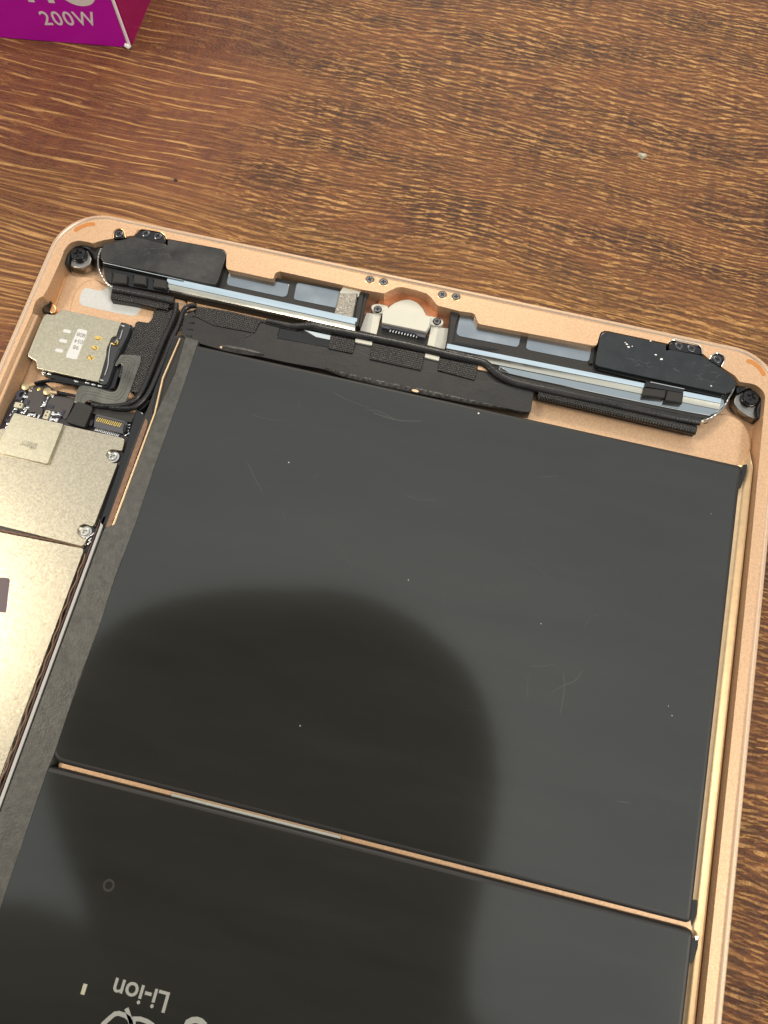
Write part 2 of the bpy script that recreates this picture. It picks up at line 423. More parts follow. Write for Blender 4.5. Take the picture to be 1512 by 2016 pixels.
    calm = rng(nz(sc(W, 1/28, 1/7, 201), det=3), .36, .56, .62, 1.)
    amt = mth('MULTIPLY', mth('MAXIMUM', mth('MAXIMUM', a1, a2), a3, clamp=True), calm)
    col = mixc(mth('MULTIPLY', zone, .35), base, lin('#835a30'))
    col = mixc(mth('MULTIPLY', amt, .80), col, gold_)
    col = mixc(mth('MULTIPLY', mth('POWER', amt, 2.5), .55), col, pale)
    pore_shade = mth('MAXIMUM', mth('MULTIPLY', fleck_shade, mth('SUBTRACT', 1., lft)), mth('MULTIPLY', ringp, lft))  # shaded side of dashes and ring lines, painted with the pore colour
    pore_shade = mth('MAXIMUM', pore_shade, mth('MULTIPLY', q3, mth('MULTIPLY', zone, .8)))
    col = mixc(mth('MULTIPLY', pore_shade, .5), col, lin('#24130f'))
    ray = N.new('ShaderNodeMapping'); ray.inputs['Rotation'].default_value = (0, 0, math.radians(-52)); L.new(P, ray.inputs[0])
    rayf = rng(nz(sc(ray.outputs[0], 1/18, 1/.9, 44), det=2), .64, .74, 0., .38)
    col = mixc(rayf, col, lin('#94603a'))
    col = mixc(rng(grainy, .35, .7, 0., .35), col, lin('#4a2a1c'))
    gain = N.new('ShaderNodeVectorMath'); gain.operation = 'SCALE'; gain.inputs['Scale'].default_value = WOOD_GAIN
    L.new(col, gain.inputs[0])
    L.new(gain.outputs[0], b.inputs['Base Color'])
    # embossed relief
    h = mth('ADD', mth('MULTIPLY', amt, .8), mth('MULTIPLY', nz(sc(P, 1/.9, 1/.5, 19), det=2), .9))
    h = mth('ADD', h, mth('MULTIPLY', grainy, .25))
    bp = N.new('ShaderNodeBump'); bp.inputs['Strength'].default_value = .9; bp.inputs['Distance'].default_value = .00028
    L.new(h, bp.inputs['Height']); L.new(bp.outputs[0], b.inputs['Normal'])
    L.new(rng(mth('ADD', grainy, mth('MULTIPLY', amt, -.15)), .2, .7, .30, .48), b.inputs['Roughness'])
    b.inputs['Specular IOR Level'].default_value = .28
    return m
WOOD_GAIN = 1.0
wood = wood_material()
mb = MB(); mb.prism([(-700, -700), (900, -700), (900, 700), (-700, 700)], -25, 0, 0, True)
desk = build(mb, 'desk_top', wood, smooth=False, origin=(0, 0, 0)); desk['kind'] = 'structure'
# ------------------------------------------------------------------ the purple box
ang = math.atan2(5.1, 36.2)
box = thing('packaging_box', 'purple cardboard box with white 200W lettering standing on the wood', 'box', (-5.5, 56.9, 0))
ux, uy = Vector((math.cos(ang), math.sin(ang))), Vector((-.02, 1.0)).normalized()
K = Vector((-5.5, 56.9)); Wd, Dp, Ht = 92., 62., 58.
def bq(a, d): q = K+ux*a+uy*d; return (q.x, q.y)
t = 1.2
def panel(name, a0, d0, a1, d1, z0, z1, m):
    mb = MB(); mb.prism([bq(a0, d0), bq(a1, d0), bq(a1, d1), bq(a0, d1)], z0, z1, 0, True); return build(mb, name, m, box, smooth=False)
panel('front_panel', -Wd, 0, -.35, t, .25, Ht, purple)
panel('side_panel', -t, t+.02, 0, Dp, .0, Ht, magenta)
panel('back_panel', -Wd, Dp-t, -t-.02, Dp, .0, Ht, purple)
panel('side_panel', -Wd, t+.02, -Wd+t, Dp-t-.02, .0, Ht, magenta)
panel('top_panel', -Wd+t+.02, t+.02, -t-.02, Dp-t-.02, Ht-t-.6, Ht-.6, purple)
mb = MB()
q0 = bq(-.25, .1)
mb.tube([(q0[0], q0[1], .4), (q0[0], q0[1], 30), (q0[0], q0[1], Ht)], .42, 8)
build(mb, 'white_edge', card_white, box)
mb = MB(); q1 = bq(-.45, -.15)
mb.tube([(q1[0]-.9, q1[1]-.1, 1.1), (q1[0], q1[1], .75), (q1[0]+.5, q1[1]+.3, .9)], lambda s: .55+.35*math.sin(3.1*s), 8, True, .8)
build(mb, 'torn_corner', card_white, box)
# lettering upright on the front panel, plane facing -y
def front_place(a, z):
    q = bq(a, -.03)
    return Matrix.Translation((q[0], q[1], z)) @ Matrix.Rotation(ang, 4, 'Z') @ Matrix.Rotation(math.radians(90), 4, 'X')
TL = Matrix.Rotation(math.radians(4.0), 4, 'Z')
text('lettering', '200W', 0, 0, 0, 4.0, 0, card_white, box, .03, place=front_place(-14.3, 7.7) @ TL, bold=.008, sp=1.12)
for s_, a_, z_, h_ in (('T', -22.3, 16.3, 9.2), ('T', -16.9, 16.5, 9.2), ('O', -9.2, 16.6, 9.9)):
    text('lettering', s_, 0, 0, 0, h_, 0, card_white, box, .03, place=front_place(a_, z_), bold=.015)
# ------------------------------------------------------------------ crumb on the desk
q = [(135.57, 53.84)]
mb = MB(); cx, cy = q[0]
R_ = [(-1.2, .7), (-.2, .55), (.9, .8), (1.15, .3), (.35, -.55), (.05, -.95), (-.4, -.5), (-1.1, .2)]
mb.rings([[(cx+x*1.05, cy+y*1.05, 0) for x, y in R_], [(cx+x, cy+y, .45) for x, y in R_], [(cx+x*.6, cy+y*.55, .85) for x, y in R_]][:])
mb.cap([ccw([(cx+x*.6, cy+y*.55) for x, y in R_])], .85)
tag(build(mb, 'crumb', crumbm), 'tiny clear chip lying alone on the wood above the tablet', 'crumb')
q = [(20.07, 18.19)]
mb = MB(); cx, cy = q[0]
mb.rings([[(cx+.5*math.cos(k), cy+.35*math.sin(k), z) for k in [i*.785 for i in range(8)]] for z in (0, .25)])
mb.cap([[(cx+.5*math.cos(k), cy+.35*math.sin(k)) for k in [i*.785 for i in range(8)]]], .25)
tag(build(mb, 'dark_crumb', blackm), 'tiny black speck on the wood between box and tablet corner', 'crumb')
# ------------------------------------------------------------------ the tablet
tab = thing('opened_tablet', 'gold tablet with its screen removed showing black battery and circuit parts', 'tablet', (87, -125, 0))
def roundrect(x0, y0, x1, y1, r, n=14):
    out = []
    for cx, cy, a0 in ((x1-r, y1-r, 0), (x0+r, y1-r, 90), (x0+r, y0+r, 180), (x1-r, y0+r, 270)):
        for k in range(n+1):
            a = math.radians(a0+90*k/n); out.append((cx+r*math.cos(a), cy+r*math.sin(a)))
    return out
Wt, Ht_ = 174.1, 250.6
LZ = 5.75
mb = MB()
prof = [(6.5, 0), (4.0, .1), (2.2, .6), (.9, 1.6), (.25, 3.0), (0, 4.4), (0, 5.75), (.12, 6.05), (.35, 6.2), (.75, 6.2), (.95, 6.02), (1.02, 5.84), (1.3, 5.72), (1.55, LZ)]
RR = 11.8
rings = [[(x, y, z) for x, y in roundrect(d, -Ht_+d, Wt-d, -d, RR-d)] for d, z in prof]
mb.rings(rings)
ledge_out = [(x, y) for x, y, z in rings[-1]]
mb.cap([[(x, y) for x, y, z in rings[0]]], 0, False)
# cavity outline (inner edge of the flat ledge)
cav = [(2.00, -42.47), (2.27, -29.58), (2.03, -28.18), (1.95, -26.66), (2.29, -25.60), (3.10, -24.84), (3.37, -22.94), (3.44, -22.07), (3.51, -20.49), (3.60, -15.87), (3.59, -13.99), (3.54, -12.98), (3.43, -11.84), (3.69, -10.69), (3.95, -9.80), (4.48, -9.13), (5.89, -8.38), (7.75, -8.23), (9.48, -8.31), (10.40, -7.64), (11.55, -6.92), (13.65, -5.89), (13.19, -4.44), (13.13, -3.71), (13.44, -3.11), (14.19, -2.68), (14.99, -2.74), (15.69, -3.24), (16.67, -4.56), (18.42, -3.84), (18.52, -3.00), (18.70, -2.21), (19.62, -1.49), (22.64, -1.25), (24.21, -1.32), (25.23, -1.67), (25.93, -2.24), (26.45, -2.85), (40.18, -2.51), (40.82, -2.75), (41.44, -3.33), (41.71, -4.00), (42.49, -6.86), (42.80, -7.36), (43.20, -7.62), (53.73, -7.65), (54.29, -7.53), (54.39, -7.06), (54.37, -6.28), (54.58, -5.71), (55.31, -5.18), (71.55, -5.31), (75.29, -5.44), (80.83, -5.18), (83.28, -2.93), (84.63, -2.46), (87.90, -2.55), (90.55, -2.85), (91.91, -3.73), (93.51, -5.19), (93.92, -5.37), (99.16, -5.67), (101.93, -5.39), (102.72, -5.67), (103.14, -6.26), (103.84, -7.61), (104.37, -7.89), (130.78, -7.25), (131.50, -6.95), (131.70, -6.16), (131.83, -4.10), (132.11, -3.28), (132.75, -2.78), (133.68, -2.66), (147.57, -2.67), (147.82, -2.04), (148.17, -1.59), (149.53, -1.20), (153.87, -1.14), (154.73, -1.52), (155.25, -2.20), (155.45, -3.22), (157.22, -4.40), (157.66, -3.32), (158.13, -2.65), (158.79, -2.38), (159.61, -2.35), (160.21, -2.60), (160.73, -3.41), (160.17, -5.74), (163.30, -7.20), (164.52, -8.44), (165.39, -8.45), (167.10, -8.32), (168.07, -8.43), (169.02, -8.85), (169.82, -9.50), (170.35, -10.27), (170.54, -11.13)]
cav = cav + [(170.6, -16.5), (170.8, -60), (170.9, -240), (150, -246), (20, -246), (2.2, -240), (2.0, -43)]
CAVCCW = ccw(cav)
mb.cap([ccw(ledge_out), CAVCCW[::-1]], LZ)
# the wall under the ledge: small rounded edge, then straight down
FL = 0.5
w = CAVCCW
mb.rings([[(x, y, FL) for x, y in w], [(x, y, LZ-.12) for x, y in w], [(x, y, LZ) for x, y in w]][::-1])
mb.cap([ccw(w)], FL)
case = build(mb, 'case', gold, tab); case.data.materials.append(gold_edge)
for f in case.data.polygons:      # the diamond-cut outer chamfer and the thin inner one
    zc = f.center.z/MM
    if 5.9 < zc < 6.199 and f.area < 2e-4: f.material_index = 1
# raised floor plates and gutters machined into the case
def step(name, pts, z0, z1, b, m=gold, r=1.0): return slab(name, pts, z0, z1, m, tab, r, b)
step('floor_plate', [(33.30, -11.33), (75.58, -12.54), (101.12, -13.31), (158.38, -16.20), (161.75, -15.00), (165.19, -14.55), (168.20, -15.52), (169.96, -18.19), (170.75, -21.59), (169.94, -26.20)] + [(167.9, -60), (167.6, -240), (40, -240), (40, -40)], FL, 1.5, .65, r=2.0)
step('corner_floor', [(4.01, -25.28), (3.47, -16.27), (3.96, -15.12), (5.67, -15.15), (10.54, -14.85), (13.45, -16.05), (17.40, -17.27), (20.43, -25.84), (15.25, -29.90), (7.01, -29.10)], FL, 1.6, .55)
step('label_floor', [(8.47, -26.54), (7.63, -21.89), (7.54, -19.89), (8.16, -17.71), (9.20, -16.29), (10.96, -15.42), (12.98, -15.96), (16.44, -16.57), (26.02, -16.27), (35.10, -15.79), (42.07, -37.35), (21.46, -34.25), (17.55, -26.88)], FL, 2.3, .75, r=2.2)
step('bracket_floor', [(75.44, -0.95), (96.73, -1.29), (98.67, -13.79), (76.63, -14.27)], FL, 1.3, .1, rose)
# shelf along the right wall and along the left wall
shelf = MB(); X = 170.85
prof = [(-3.6, 1.5), (-3.5, 2.45), (-3.4, 2.6), (-2.1, 2.7), (-1.9, 2.8), (-.8, 3.75), (-.5, 3.7), (-.4, 1.0)]
ya, yb = -27.5, -240
shelf.rings([[(X+a, y, z) for a, z in prof] for y in (ya, -31, -40, -80, -120, -121.5, -160, yb)], close=False)
# tapered upper tip
tip = [(X-.5+a*.12, ya+5.0+a*.3, .9+z*.12) for a, z in prof]
tip2 = [(X-.45+a*.6, ya+2.6+a*.5, .75+z*.55) for a, z in prof]
shelf.rings([tip, tip2, [(X+a, ya, z) for a, z in prof]], close=False)
build(shelf, 'side_rail', gold_strip, tab)
lsh = MB()
prof = [(2.02, 5.70), (2.5, 5.15), (2.6, 4.95), (3.05, 4.95), (3.25, 4.75), (3.55, 1.0)]
lsh.rings([[(a, y, z) for a, z in prof] for y in (-29.5, -33, -60, -120, -240)][::-1], close=False)
tp = [(2.81, -24.97), (1.95, -26.02), (1.88, -27.16), (2.02, -28.80)]
build(lsh, 'side_step', gold, tab)
# left bay with a scratched curved mark
slab('corner_pocket', [(0.99, -12.91), (2.08, -13.68), (3.61, -15.68), (3.98, -17.35), (4.26, -24.95), (3.50, -24.99), (2.20, -23.30), (1.19, -20.65)], FL, 1.6, gold_machined, tab, 1.0, .2)
tubeobj('scratch_mark', [(x, y, 1.66) for x, y in [(0.91, -18.50), (2.23, -18.18), (3.54, -18.88), (1.76, -19.68), (2.30, -20.42), (3.20, -21.08)]], .07, brown_ink, tab, 6, 4)
slab('slot_insert', [(2.26, -23.95), (2.86, -23.51), (3.52, -24.21), (4.07, -24.65), (5.17, -25.52), (5.59, -26.27), (5.41, -27.16), (4.31, -27.29), (3.04, -27.31), (2.08, -26.84), (1.80, -25.77)], FL, 2.6, blackg, tab, .6, .3)
slab('slot_insert', [(3.86, -24.54), (4.77, -24.89), (5.63, -25.82), (5.68, -26.94), (4.70, -27.39), (4.12, -26.90)], FL, 2.8, gold_machined, tab, .6, .3)
# coloured pockets milled in the two upper corners of the ledge
pocket_m = mat('pocket_orange', (.62, .26, .08), .4, .6, .05, 900)
for sx_, arc in ((1, [(3.21, -5.38), (3.60, -4.68), (4.33, -3.83), (5.23, -3.09), (6.21, -2.55), (7.43, -2.33)]), (-1, [(166.25, -2.07), (167.24, -2.10), (168.19, -2.40), (169.18, -3.09), (169.95, -3.96), (170.62, -4.99)])):
    arc = [(x+sx_*.75, y-.75) for x, y in arc]
    mb = MB(); pth = smooth_path(arc, 5); lft = []; rgt = []
    for i, q in enumerate(pth):
        d = (pth[min(i+1, len(pth)-1)]-pth[max(0, i-1)]).normalized(); n = Vector((-d.y, d.x)); s = i/(len(pth)-1); w_ = .55*min(1, math.sqrt(max(0, 1-(2*s-1)**8))+.25)
        lft.append(tuple(q+n*w_)); rgt.append(tuple(q-n*w_))
    mb.prism(lft+rgt[::-1], LZ-.1, LZ+.03, 0); build(mb, 'milled_slot', pocket_m, tab)
# ledge screws beside the charging port
for px in [(76.61, -2.30), (79.93, -2.21), (94.22, -2.28), (97.47, -2.06)]:
    mb = MB(); n = 24; rg = lambda r, z: [(px[0]+r*math.cos(2*math.pi*k/n), px[1]+r*math.sin(2*math.pi*k/n), z) for k in range(n)]
    mb.rings([rg(1.18, LZ+.004), rg(1.12, LZ+.04), rg(1.0, LZ+.01)]); seat = build(mb, 'screw_seat', gold_machined, tab)
    mb = MB(); mb.rings([rg(1.03, LZ+.006), rg(.8, LZ+.006)]); mb.cap([[(x, y) for x, y, z in rg(1.03, 0)]], LZ+.006); build(mb, 'screw_hole', blackm, seat)
    screw('port', px[0], px[1], LZ-.22, tab)
# ------------------------------------------------------------------ battery
def pouch(name, pts, z0, z1, r=1.2, edge=.45, sag=.0):
    p = rnd(pts, r, 4); mb = MB()
    pr = [(0, z0), (0.02, z0+.9), (.12, z0+1.9), (.3, z1-.75), (.55, z1-.35), (.95, z1-.12), (1.5, z1-.02), (2.4, z1)]
    mb.rings([[(x, y, z) for x, y in offset(p, d*edge)] for d, z in pr]); mb.cap([offset(p, 2.4*edge)], z1)
    o = build(mb, name, film, tab); o.data.materials.append(film_side)
    for f in o.data.polygons:
        if f.normal.z < .99995: f.material_index = 1
    return o
cell = pouch('battery_cell', [(41.0, -28.0), (167.9, -28.2), (167.6, -34), (167.5, -121.5), (43.0, -122.3), (41.0, -120.5)], 1.5, 5.0)
cell2 = pouch('battery_cell', [(41.0, -123.0), (168.2, -122.2), (167.4, -240), (41.0, -240)], 1.5, 5.0)
cell['label'] = 'upper battery cell with scratched black film'
cell2['label'] = 'lower battery cell printed Li-ion'
# adhesive strip at the bottom of the gap between the cells
gs = [(69.64, -122.67), (69.81, -123.21), (85.26, -123.39), (102.75, -123.68), (102.61, -123.15)]
slab('gap_adhesive', [(66.5, -122.95), (66.5, -122.4), (100.5, -122.15), (100.5, -122.65)], 1.5, 3.6, greypad, tab, 0, .0)
slab('gap_floor', [(43.0, -123.25), (43.0, -121.9), (167.8, -120.9), (168.4, -122.6)], 1.5, 3.3, gold, tab, 0, .15)
# black tabs at the cell corners
slab('cell_tab', [(168.12, -27.48), (169.00, -27.27), (168.97, -29.24), (168.42, -31.57), (168.04, -33.36), (167.39, -33.52)], 1.5, 4.0, blackg, tab, .3, .1)
slab('cell_tab', [(167.56, -117.52), (168.87, -117.20), (168.97, -119.67), (168.30, -122.11), (167.36, -122.16)], 1.5, 3.0, blackg, tab, .3, .1)
slab('cell_tab', [(167.99, -124.01), (169.63, -123.44), (169.64, -125.17), (169.02, -127.88), (168.29, -128.06)], 1.5, 3.4, blackg, tab, .3, .1)
slab('cell_fleck', [(168.77, -123.26), (169.51, -123.16), (169.49, -123.78), (168.96, -124.08)], 3.4, 3.6, steel, tab, .1, .05)
# printed marks on the lower cell, upside down for the photographer
def print_poly(name, path, w_, m=print_grey, z=5.012):
    mb = MB()
    pth = [Vector(q) for q in path]; lft = []; rgt = []
    for i, q in enumerate(pth):
        a = (pth[i]-pth[i-1]).normalized() if i else (pth[1]-pth[0]).normalized()
        c = (pth[i+1]-pth[i]).normalized() if i < len(pth)-1 else a
        d = (a+c).normalized() if (a+c).length > .1 else a
        n = Vector((-d.y, d.x)); k = w_/2/max(.5, n.dot(Vector((-a.y, a.x)))); lft.append(tuple(q+n*k)); rgt.append(tuple(q-n*k))
    mb.prism(lft+rgt[::-1], z-.01, z, 0); return build(mb, name, m, cell2, smooth=False)
tx = [(72.04, -156.12)]
text('lettering', 'Li-ion', tx[0][0], tx[0][1], 5.001, 3.35, math.pi, print_grey, cell2, .01, bold=.012)
print_poly('printed_mark', [(61.86, -156.76), (61.87, -158.49)], .75, mat('print_cream', (.36, .36, .28), .5))
print_poly('recycling_mark', [(66.96, -162.16), (67.79, -160.99), (68.58, -159.99), (69.26, -159.74), (70.43, -159.78), (71.29, -160.06), (71.93, -160.80)], .75)
print_poly('recycling_mark', [(70.32, -158.67), (70.83, -159.28), (71.69, -160.37), (72.31, -161.35)], .75)
print_poly('recycling_mark', [(72.39, -161.01), (72.20, -159.92), (73.26, -159.67), (74.62, -159.75), (75.88, -160.09)], .75)
print_poly('recycling_mark', [(81.59, -158.95), (81.73, -158.19), (82.41, -157.66), (83.19, -157.43), (83.97, -157.49), (84.87, -157.92)], 1.0)
ringp = [(60.44, -140.44)]
mb = MB(); n = 28
mb.rings([[(ringp[0][0]+r*math.cos(2*math.pi*k/n), ringp[0][1]+r*math.sin(2*math.pi*k/n), 5.004) for k in range(n)] for r in (1.1, .7)])
build(mb, 'ring_mark', mat('faint_ring', (.034, .034, .032), .3), cell2)
# faint pressed scratches in the film, shallow ridges
scr_m = mat('film_scratch', (.045, .047, .045), .35)
def scratch(path, w_=.09):
    w_ *= .75
    mb = MB(); pth = smooth_path(path, 5); N_ = len(pth)
    rg = []
    for i, q in enumerate(pth):
        d = (pth[min(i+1, N_-1)]-pth[max(0, i-1)]).normalized(); n = Vector((-d.y, d.x)); s = i/(N_-1); ww = w_*(math.sin(math.pi*s)**.5*.9+.1)
        rg.append([(*(q+n*ww), 5.0005), (*q, 5.006), (*(q-n*ww), 5.0005)])
    mb.rings(rg, close=False); o = build(mb, 'scratch_line', scr_m, cell); return o
for pth, w_ in (([(61.29, -53.03), (63.82, -56.08), (66.70, -59.23)], .14), ([(71.73, -61.58), (72.82, -63.44), (73.53, -65.13)], .06), ([(85.43, -35.14), (88.58, -35.53), (92.10, -35.57), (96.99, -34.51)], .17), ([(83.26, -34.90), (86.71, -34.58), (90.94, -35.59), (94.34, -35.15)], .06),
    ([(68.49, -38.49), (68.84, -37.63), (68.51, -36.42)], .05), ([(76.60, -53.58), (76.86, -52.43), (77.61, -52.61)], .08), ([(136.36, -81.21), (137.16, -83.50), (137.43, -86.31), (137.40, -90.37)], .20), ([(140.46, -80.22), (139.22, -82.80), (137.00, -84.37), (135.05, -86.28)], .20),
    ([(129.30, -82.08), (131.94, -81.65), (134.86, -80.42)], .11), ([(129.87, -84.03), (130.14, -86.64), (130.84, -89.33)], .11), ([(108.79, -70.36), (110.09, -73.35), (110.52, -75.33)], .07), ([(141.71, -68.21), (140.04, -69.70), (139.38, -72.23)], .06),
    ([(85.35, -66.44), (87.64, -68.40), (89.81, -70.81)], .05), ([(150.77, -103.51), (152.12, -103.28), (153.69, -103.18)], .08), ([(74.77, -32.31), (79.87, -33.67), (85.92, -34.26)], .04), ([(97.19, -52.44), (100.66, -52.79), (103.80, -51.67)], .05), ([(124.78, -41.54), (126.90, -40.79), (128.59, -40.13)], .05), ([(58.49, -42.06), (63.30, -42.30), (67.78, -41.46)], .05), ([(122.14, -59.81), (127.96, -61.80), (131.65, -64.27), (133.64, -67.10)], .04)):
    scratch(pth, w_)
# ------------------------------------------------------------------ tapes along the cell
slab('side_tape', [(38.74, -26.99), (41.94, -27.16)] + [(42.15, -40), (42.0, -60), (42.25, -73), (41.9, -84), (42.2, -95), (41.9, -106), (42.15, -121), (41.95, -124), (42.2, -150), (42.1, -240), (36.1, -240), (35.9, -150), (36.0, -100), (36.1, -76)] + [(36.14, -74.92), (37.94, -73.55), (37.95, -68.02), (38.26, -47.02), (39.30, -36.38)], 1.6, 5.12, foam, tab, .15, .06)
# the thin pale wall between the shields and the tape
slab('pale_wall', [(34.55, -72.5), (35.15, -72.0), (35.15, -240), (34.35, -240)], 1.0, 4.2, white_strip, tab, 0, .05)
slab('board_edge', [(32.3, -72.5), (34.3, -72.5), (34.1, -240), (32.3, -240)], 1.0, 2.7, blackg, tab, 0, .05)
# brown wavy fence beside the shields
mb = MB(); pl = []
for i in range(160):
    y = -81-i*1.0; pl.append((33.25+.16*math.sin(i*1.3)+.12*math.sin(i*.37), y, 3.4+.06*math.sin(i*2.1)))
mb.tube(pl, .16, 6); build(mb, 'shield_fence', brownfoam, tab)
mb = MB(); mb.tube([(33.75, -73, 3.2), (33.7, -150, 3.2), (33.7, -239, 3.2)], .17, 6); build(mb, 'grounding_trace', mat('trace_brown', (.10, .055, .04), .3, .5), tab)
# large black plastic tape under the roll
slab('cover_tape', [(37.11, -25.91), (36.57, -21.21), (38.33, -19.66), (38.97, -20.90), (44.02, -22.31), (47.79, -22.08), (53.77, -21.87), (54.32, -18.70), (59.16, -18.77), (59.16, -21.79), (72.11, -21.37), (77.79, -20.80), (82.62, -21.79), (93.74, -22.16), (97.90, -21.55), (106.01, -21.70), (118.05, -20.61), (119.70, -21.26), (119.97, -26.63), (118.28, -26.91), (94.96, -27.52), (84.26, -27.50), (74.71, -27.57), (71.73, -27.23), (62.63, -27.57), (57.16, -27.56), (48.13, -28.00), (42.10, -27.57), (38.76, -27.16)], 1.6, 4.75, tape, tab, .5, .1)
slab('tape_ridge', [(36.61, -21.25), (38.26, -18.61), (40.20, -18.42), (41.94, -25.47), (40.20, -26.99), (38.67, -26.82)], 1.6, 4.4, rubber, tab, .8, .3)
for k in range(5):
    a = [(36.09, -20.64), (38.94, -19.39), (36.28, -21.99), (39.20, -21.00), (36.43, -23.61), (39.39, -22.76), (36.59, -25.23), (39.58, -24.51), (36.82, -26.69), (39.88, -26.22)]
    tubeobj('tape_crease', [(*a[2*k], 4.35), (*a[2*k+1], 4.75)], .22, rubber, tab, 8, 3)
slab('tape_backing', [(58.57, -18.52), (63.42, -17.34), (69.53, -17.23), (80.71, -16.99), (93.52, -16.87), (106.26, -17.01), (109.45, -18.64), (111.69, -19.82), (114.67, -20.54), (118.34, -20.70), (118.15, -22.19), (108.32, -23.66), (95.31, -23.79), (78.24, -22.60), (59.25, -22.20)], 1.6, 4.5, tape, tab, .3, .1)
# wrinkled folded edge of the tape against the cell
mb = MB(); pa = smooth_path([(72.09, -26.72), (76.03, -27.09), (81.79, -27.15), (88.93, -27.12), (94.35, -26.99), (103.07, -26.95), (110.10, -26.93), (118.29, -27.13)], 26)
N_ = len(pa); rg = []
for i, q in enumerate(pa):
    s = i/(N_-1); wd = .95*(math.sin(math.pi*min(1, s*1.05+.02))**.4); j = .10*math.sin(i*2.9)+.07*math.sin(i*1.13+1)
    rg.append([(q.x, q.y+.30*wd, 4.74), (q.x, q.y+.12*wd+.02*j, 4.98+j*.5), (q.x, q.y-.3*wd, 5.06+j*.8), (q.x, q.y-.85*wd, 4.80-j*.5), (q.x, q.y-1.05*wd, 4.5)])
mb.rings(rg, close=False); build(mb, 'folded_tape_edge', tape_wrinkled, tab)
mb = MB(); pa = smooth_path([(47.70, -27.28), (49.42, -27.27), (52.80, -27.12), (55.22, -27.07), (57.38, -26.95)], 8); N_ = len(pa); rg = []
for i, q in enumerate(pa):
    s = i/(N_-1); wd = 1.1*math.sin(math.pi*min(.97, s*.9+.12))**.5; rg.append([(q.x, q.y+.9*wd, 4.76), (q.x, q.y+.5*wd, 5.0+.25*wd), (q.x, q.y, 5.08+.25*wd), (q.x, q.y-.7*wd, 4.72)])
mb.rings(rg, close=False); build(mb, 'tape_blister', tape_wrinkled, tab)
for c, rx in (([(47.52, -27.33)], .45), ([(93.51, -27.75)], .85)):
    mb = MB(); c = c[0]; zz = 4.79 if rx < .6 else 5.16
    mb.prism([(c[0]+rx*math.cos(a*.5236), c[1]+.32*math.sin(a*.5236)) for a in range(12)], zz-.4, zz, .05); build(mb, 'exposed_metal', gold_strip, tab)
tubeobj('tape_fold', [(*q, 4.78) for q in [(44.06, -22.36), (46.03, -22.71), (48.94, -21.73), (52.93, -21.86)]], .07, tape_wrinkled, tab, 6, 5)
tubeobj('tape_fold', [(*q, 4.80) for q in [(51.97, -23.60), (52.92, -22.68), (53.54, -21.85)]], .12, tape_wrinkled, tab, 6, 5)
tubeobj('tape_fold', [(*q, 4.80) for q in [(59.53, -21.76), (61.74, -21.77), (64.67, -21.74), (65.88, -21.72), (68.31, -21.67), (71.64, -21.41)]], .05, tape_wrinkled, tab, 6, 5)
slab('glossy_tape', [(59.36, -19.40), (65.24, -19.34), (71.51, -19.05), (71.92, -21.53), (59.25, -22.03)], 4.7, 4.86, mat('glossy_tape', (.012, .013, .014), .16, 0, rnoise=.06), tab, .1, .03)
mb = MB(); mb.prism(strip(*[(43.76, -30.45), (117.72, -26.43)], .25), 4.7, 4.77, 0)
# ------------------------------------------------------------------ woven tape patches
slab('woven_patch', [(38.48, -18.39), (46.31, -17.89), (55.41, -18.04), (63.41, -18.03), (63.27, -19.30), (59.34, -19.29), (54.44, -18.97), (53.89, -22.13), (50.10, -22.22), (44.12, -22.44), (39.12, -21.16)], 1.6, 5.0, cloth, tab, .3, .25)
for pts in ([(71.21, -18.36), (77.19, -18.41), (77.42, -21.87), (71.55, -21.95)], [(81.12, -18.14), (93.50, -17.97), (93.67, -22.40), (81.45, -22.37)], [(97.16, -18.29), (106.04, -18.00), (106.09, -21.90), (97.38, -21.44)]):
    slab('woven_patch', pts, 4.6, 5.05, cloth, tab, .25, .12)
slab('cream_tab', [(76.93, -17.38), (80.92, -17.30), (81.28, -18.78), (77.17, -18.82)], 4.3, 4.95, creamp, tab, .15, .15)
slab('white_tab', [(93.59, -17.81), (97.05, -17.78), (97.08, -18.98), (93.70, -18.86)], 4.3, 4.95, creamp, tab, .15, .15)
slab('pale_film_tab', [(64.77, -18.53), (71.35, -18.44), (71.54, -19.62), (68.02, -19.66)], 4.5, 4.9, print_blue, tab, .1, .05)
slab('copper_tab', [(106.05, -17.95), (108.07, -17.99), (109.54, -18.83), (106.14, -18.99)], 4.5, 4.85, gold, tab, .1, .05)
# ------------------------------------------------------------------ black wrapped cable roll
main = [(*q, 5.0) for q in [(55.67, -18.33), (59.11, -18.33), (61.94, -18.33), (64.35, -17.74), (66.88, -17.13), (69.61, -17.29), (74.43, -17.08), (80.71, -16.92), (87.70, -16.85), (93.49, -16.93), (99.73, -17.03), (106.17, -17.07), (107.91, -17.45), (109.52, -18.39), (111.62, -19.46), (114.47, -20.22), (118.13, -20.38), (120.71, -20.40), (127.46, -20.33), (142.47, -20.30), (151.62, -20.25), (157.17, -20.05)]]
tubeobj('wrapped_cable', main, lambda s: 1.0 if s > .2 else .55+.45*min(1, s*5), rubber, tab, 12, 5, .75)
rr2 = [(*q, 4.2) for q in [(120.78, -21.62), (127.77, -21.61), (137.04, -21.68), (147.40, -21.85), (156.77, -21.99)]]
tubeobj('cable_sleeve', rr2, 1.15, cloth, tab, 12, 6, .8)
slab('sleeve_end', [(120.76, -21.60), (124.54, -21.73), (157.25, -22.40), (156.71, -21.65), (155.51, -21.18), (121.07, -20.73)], 1.5, 3.6, blackm, tab, .3, .2)
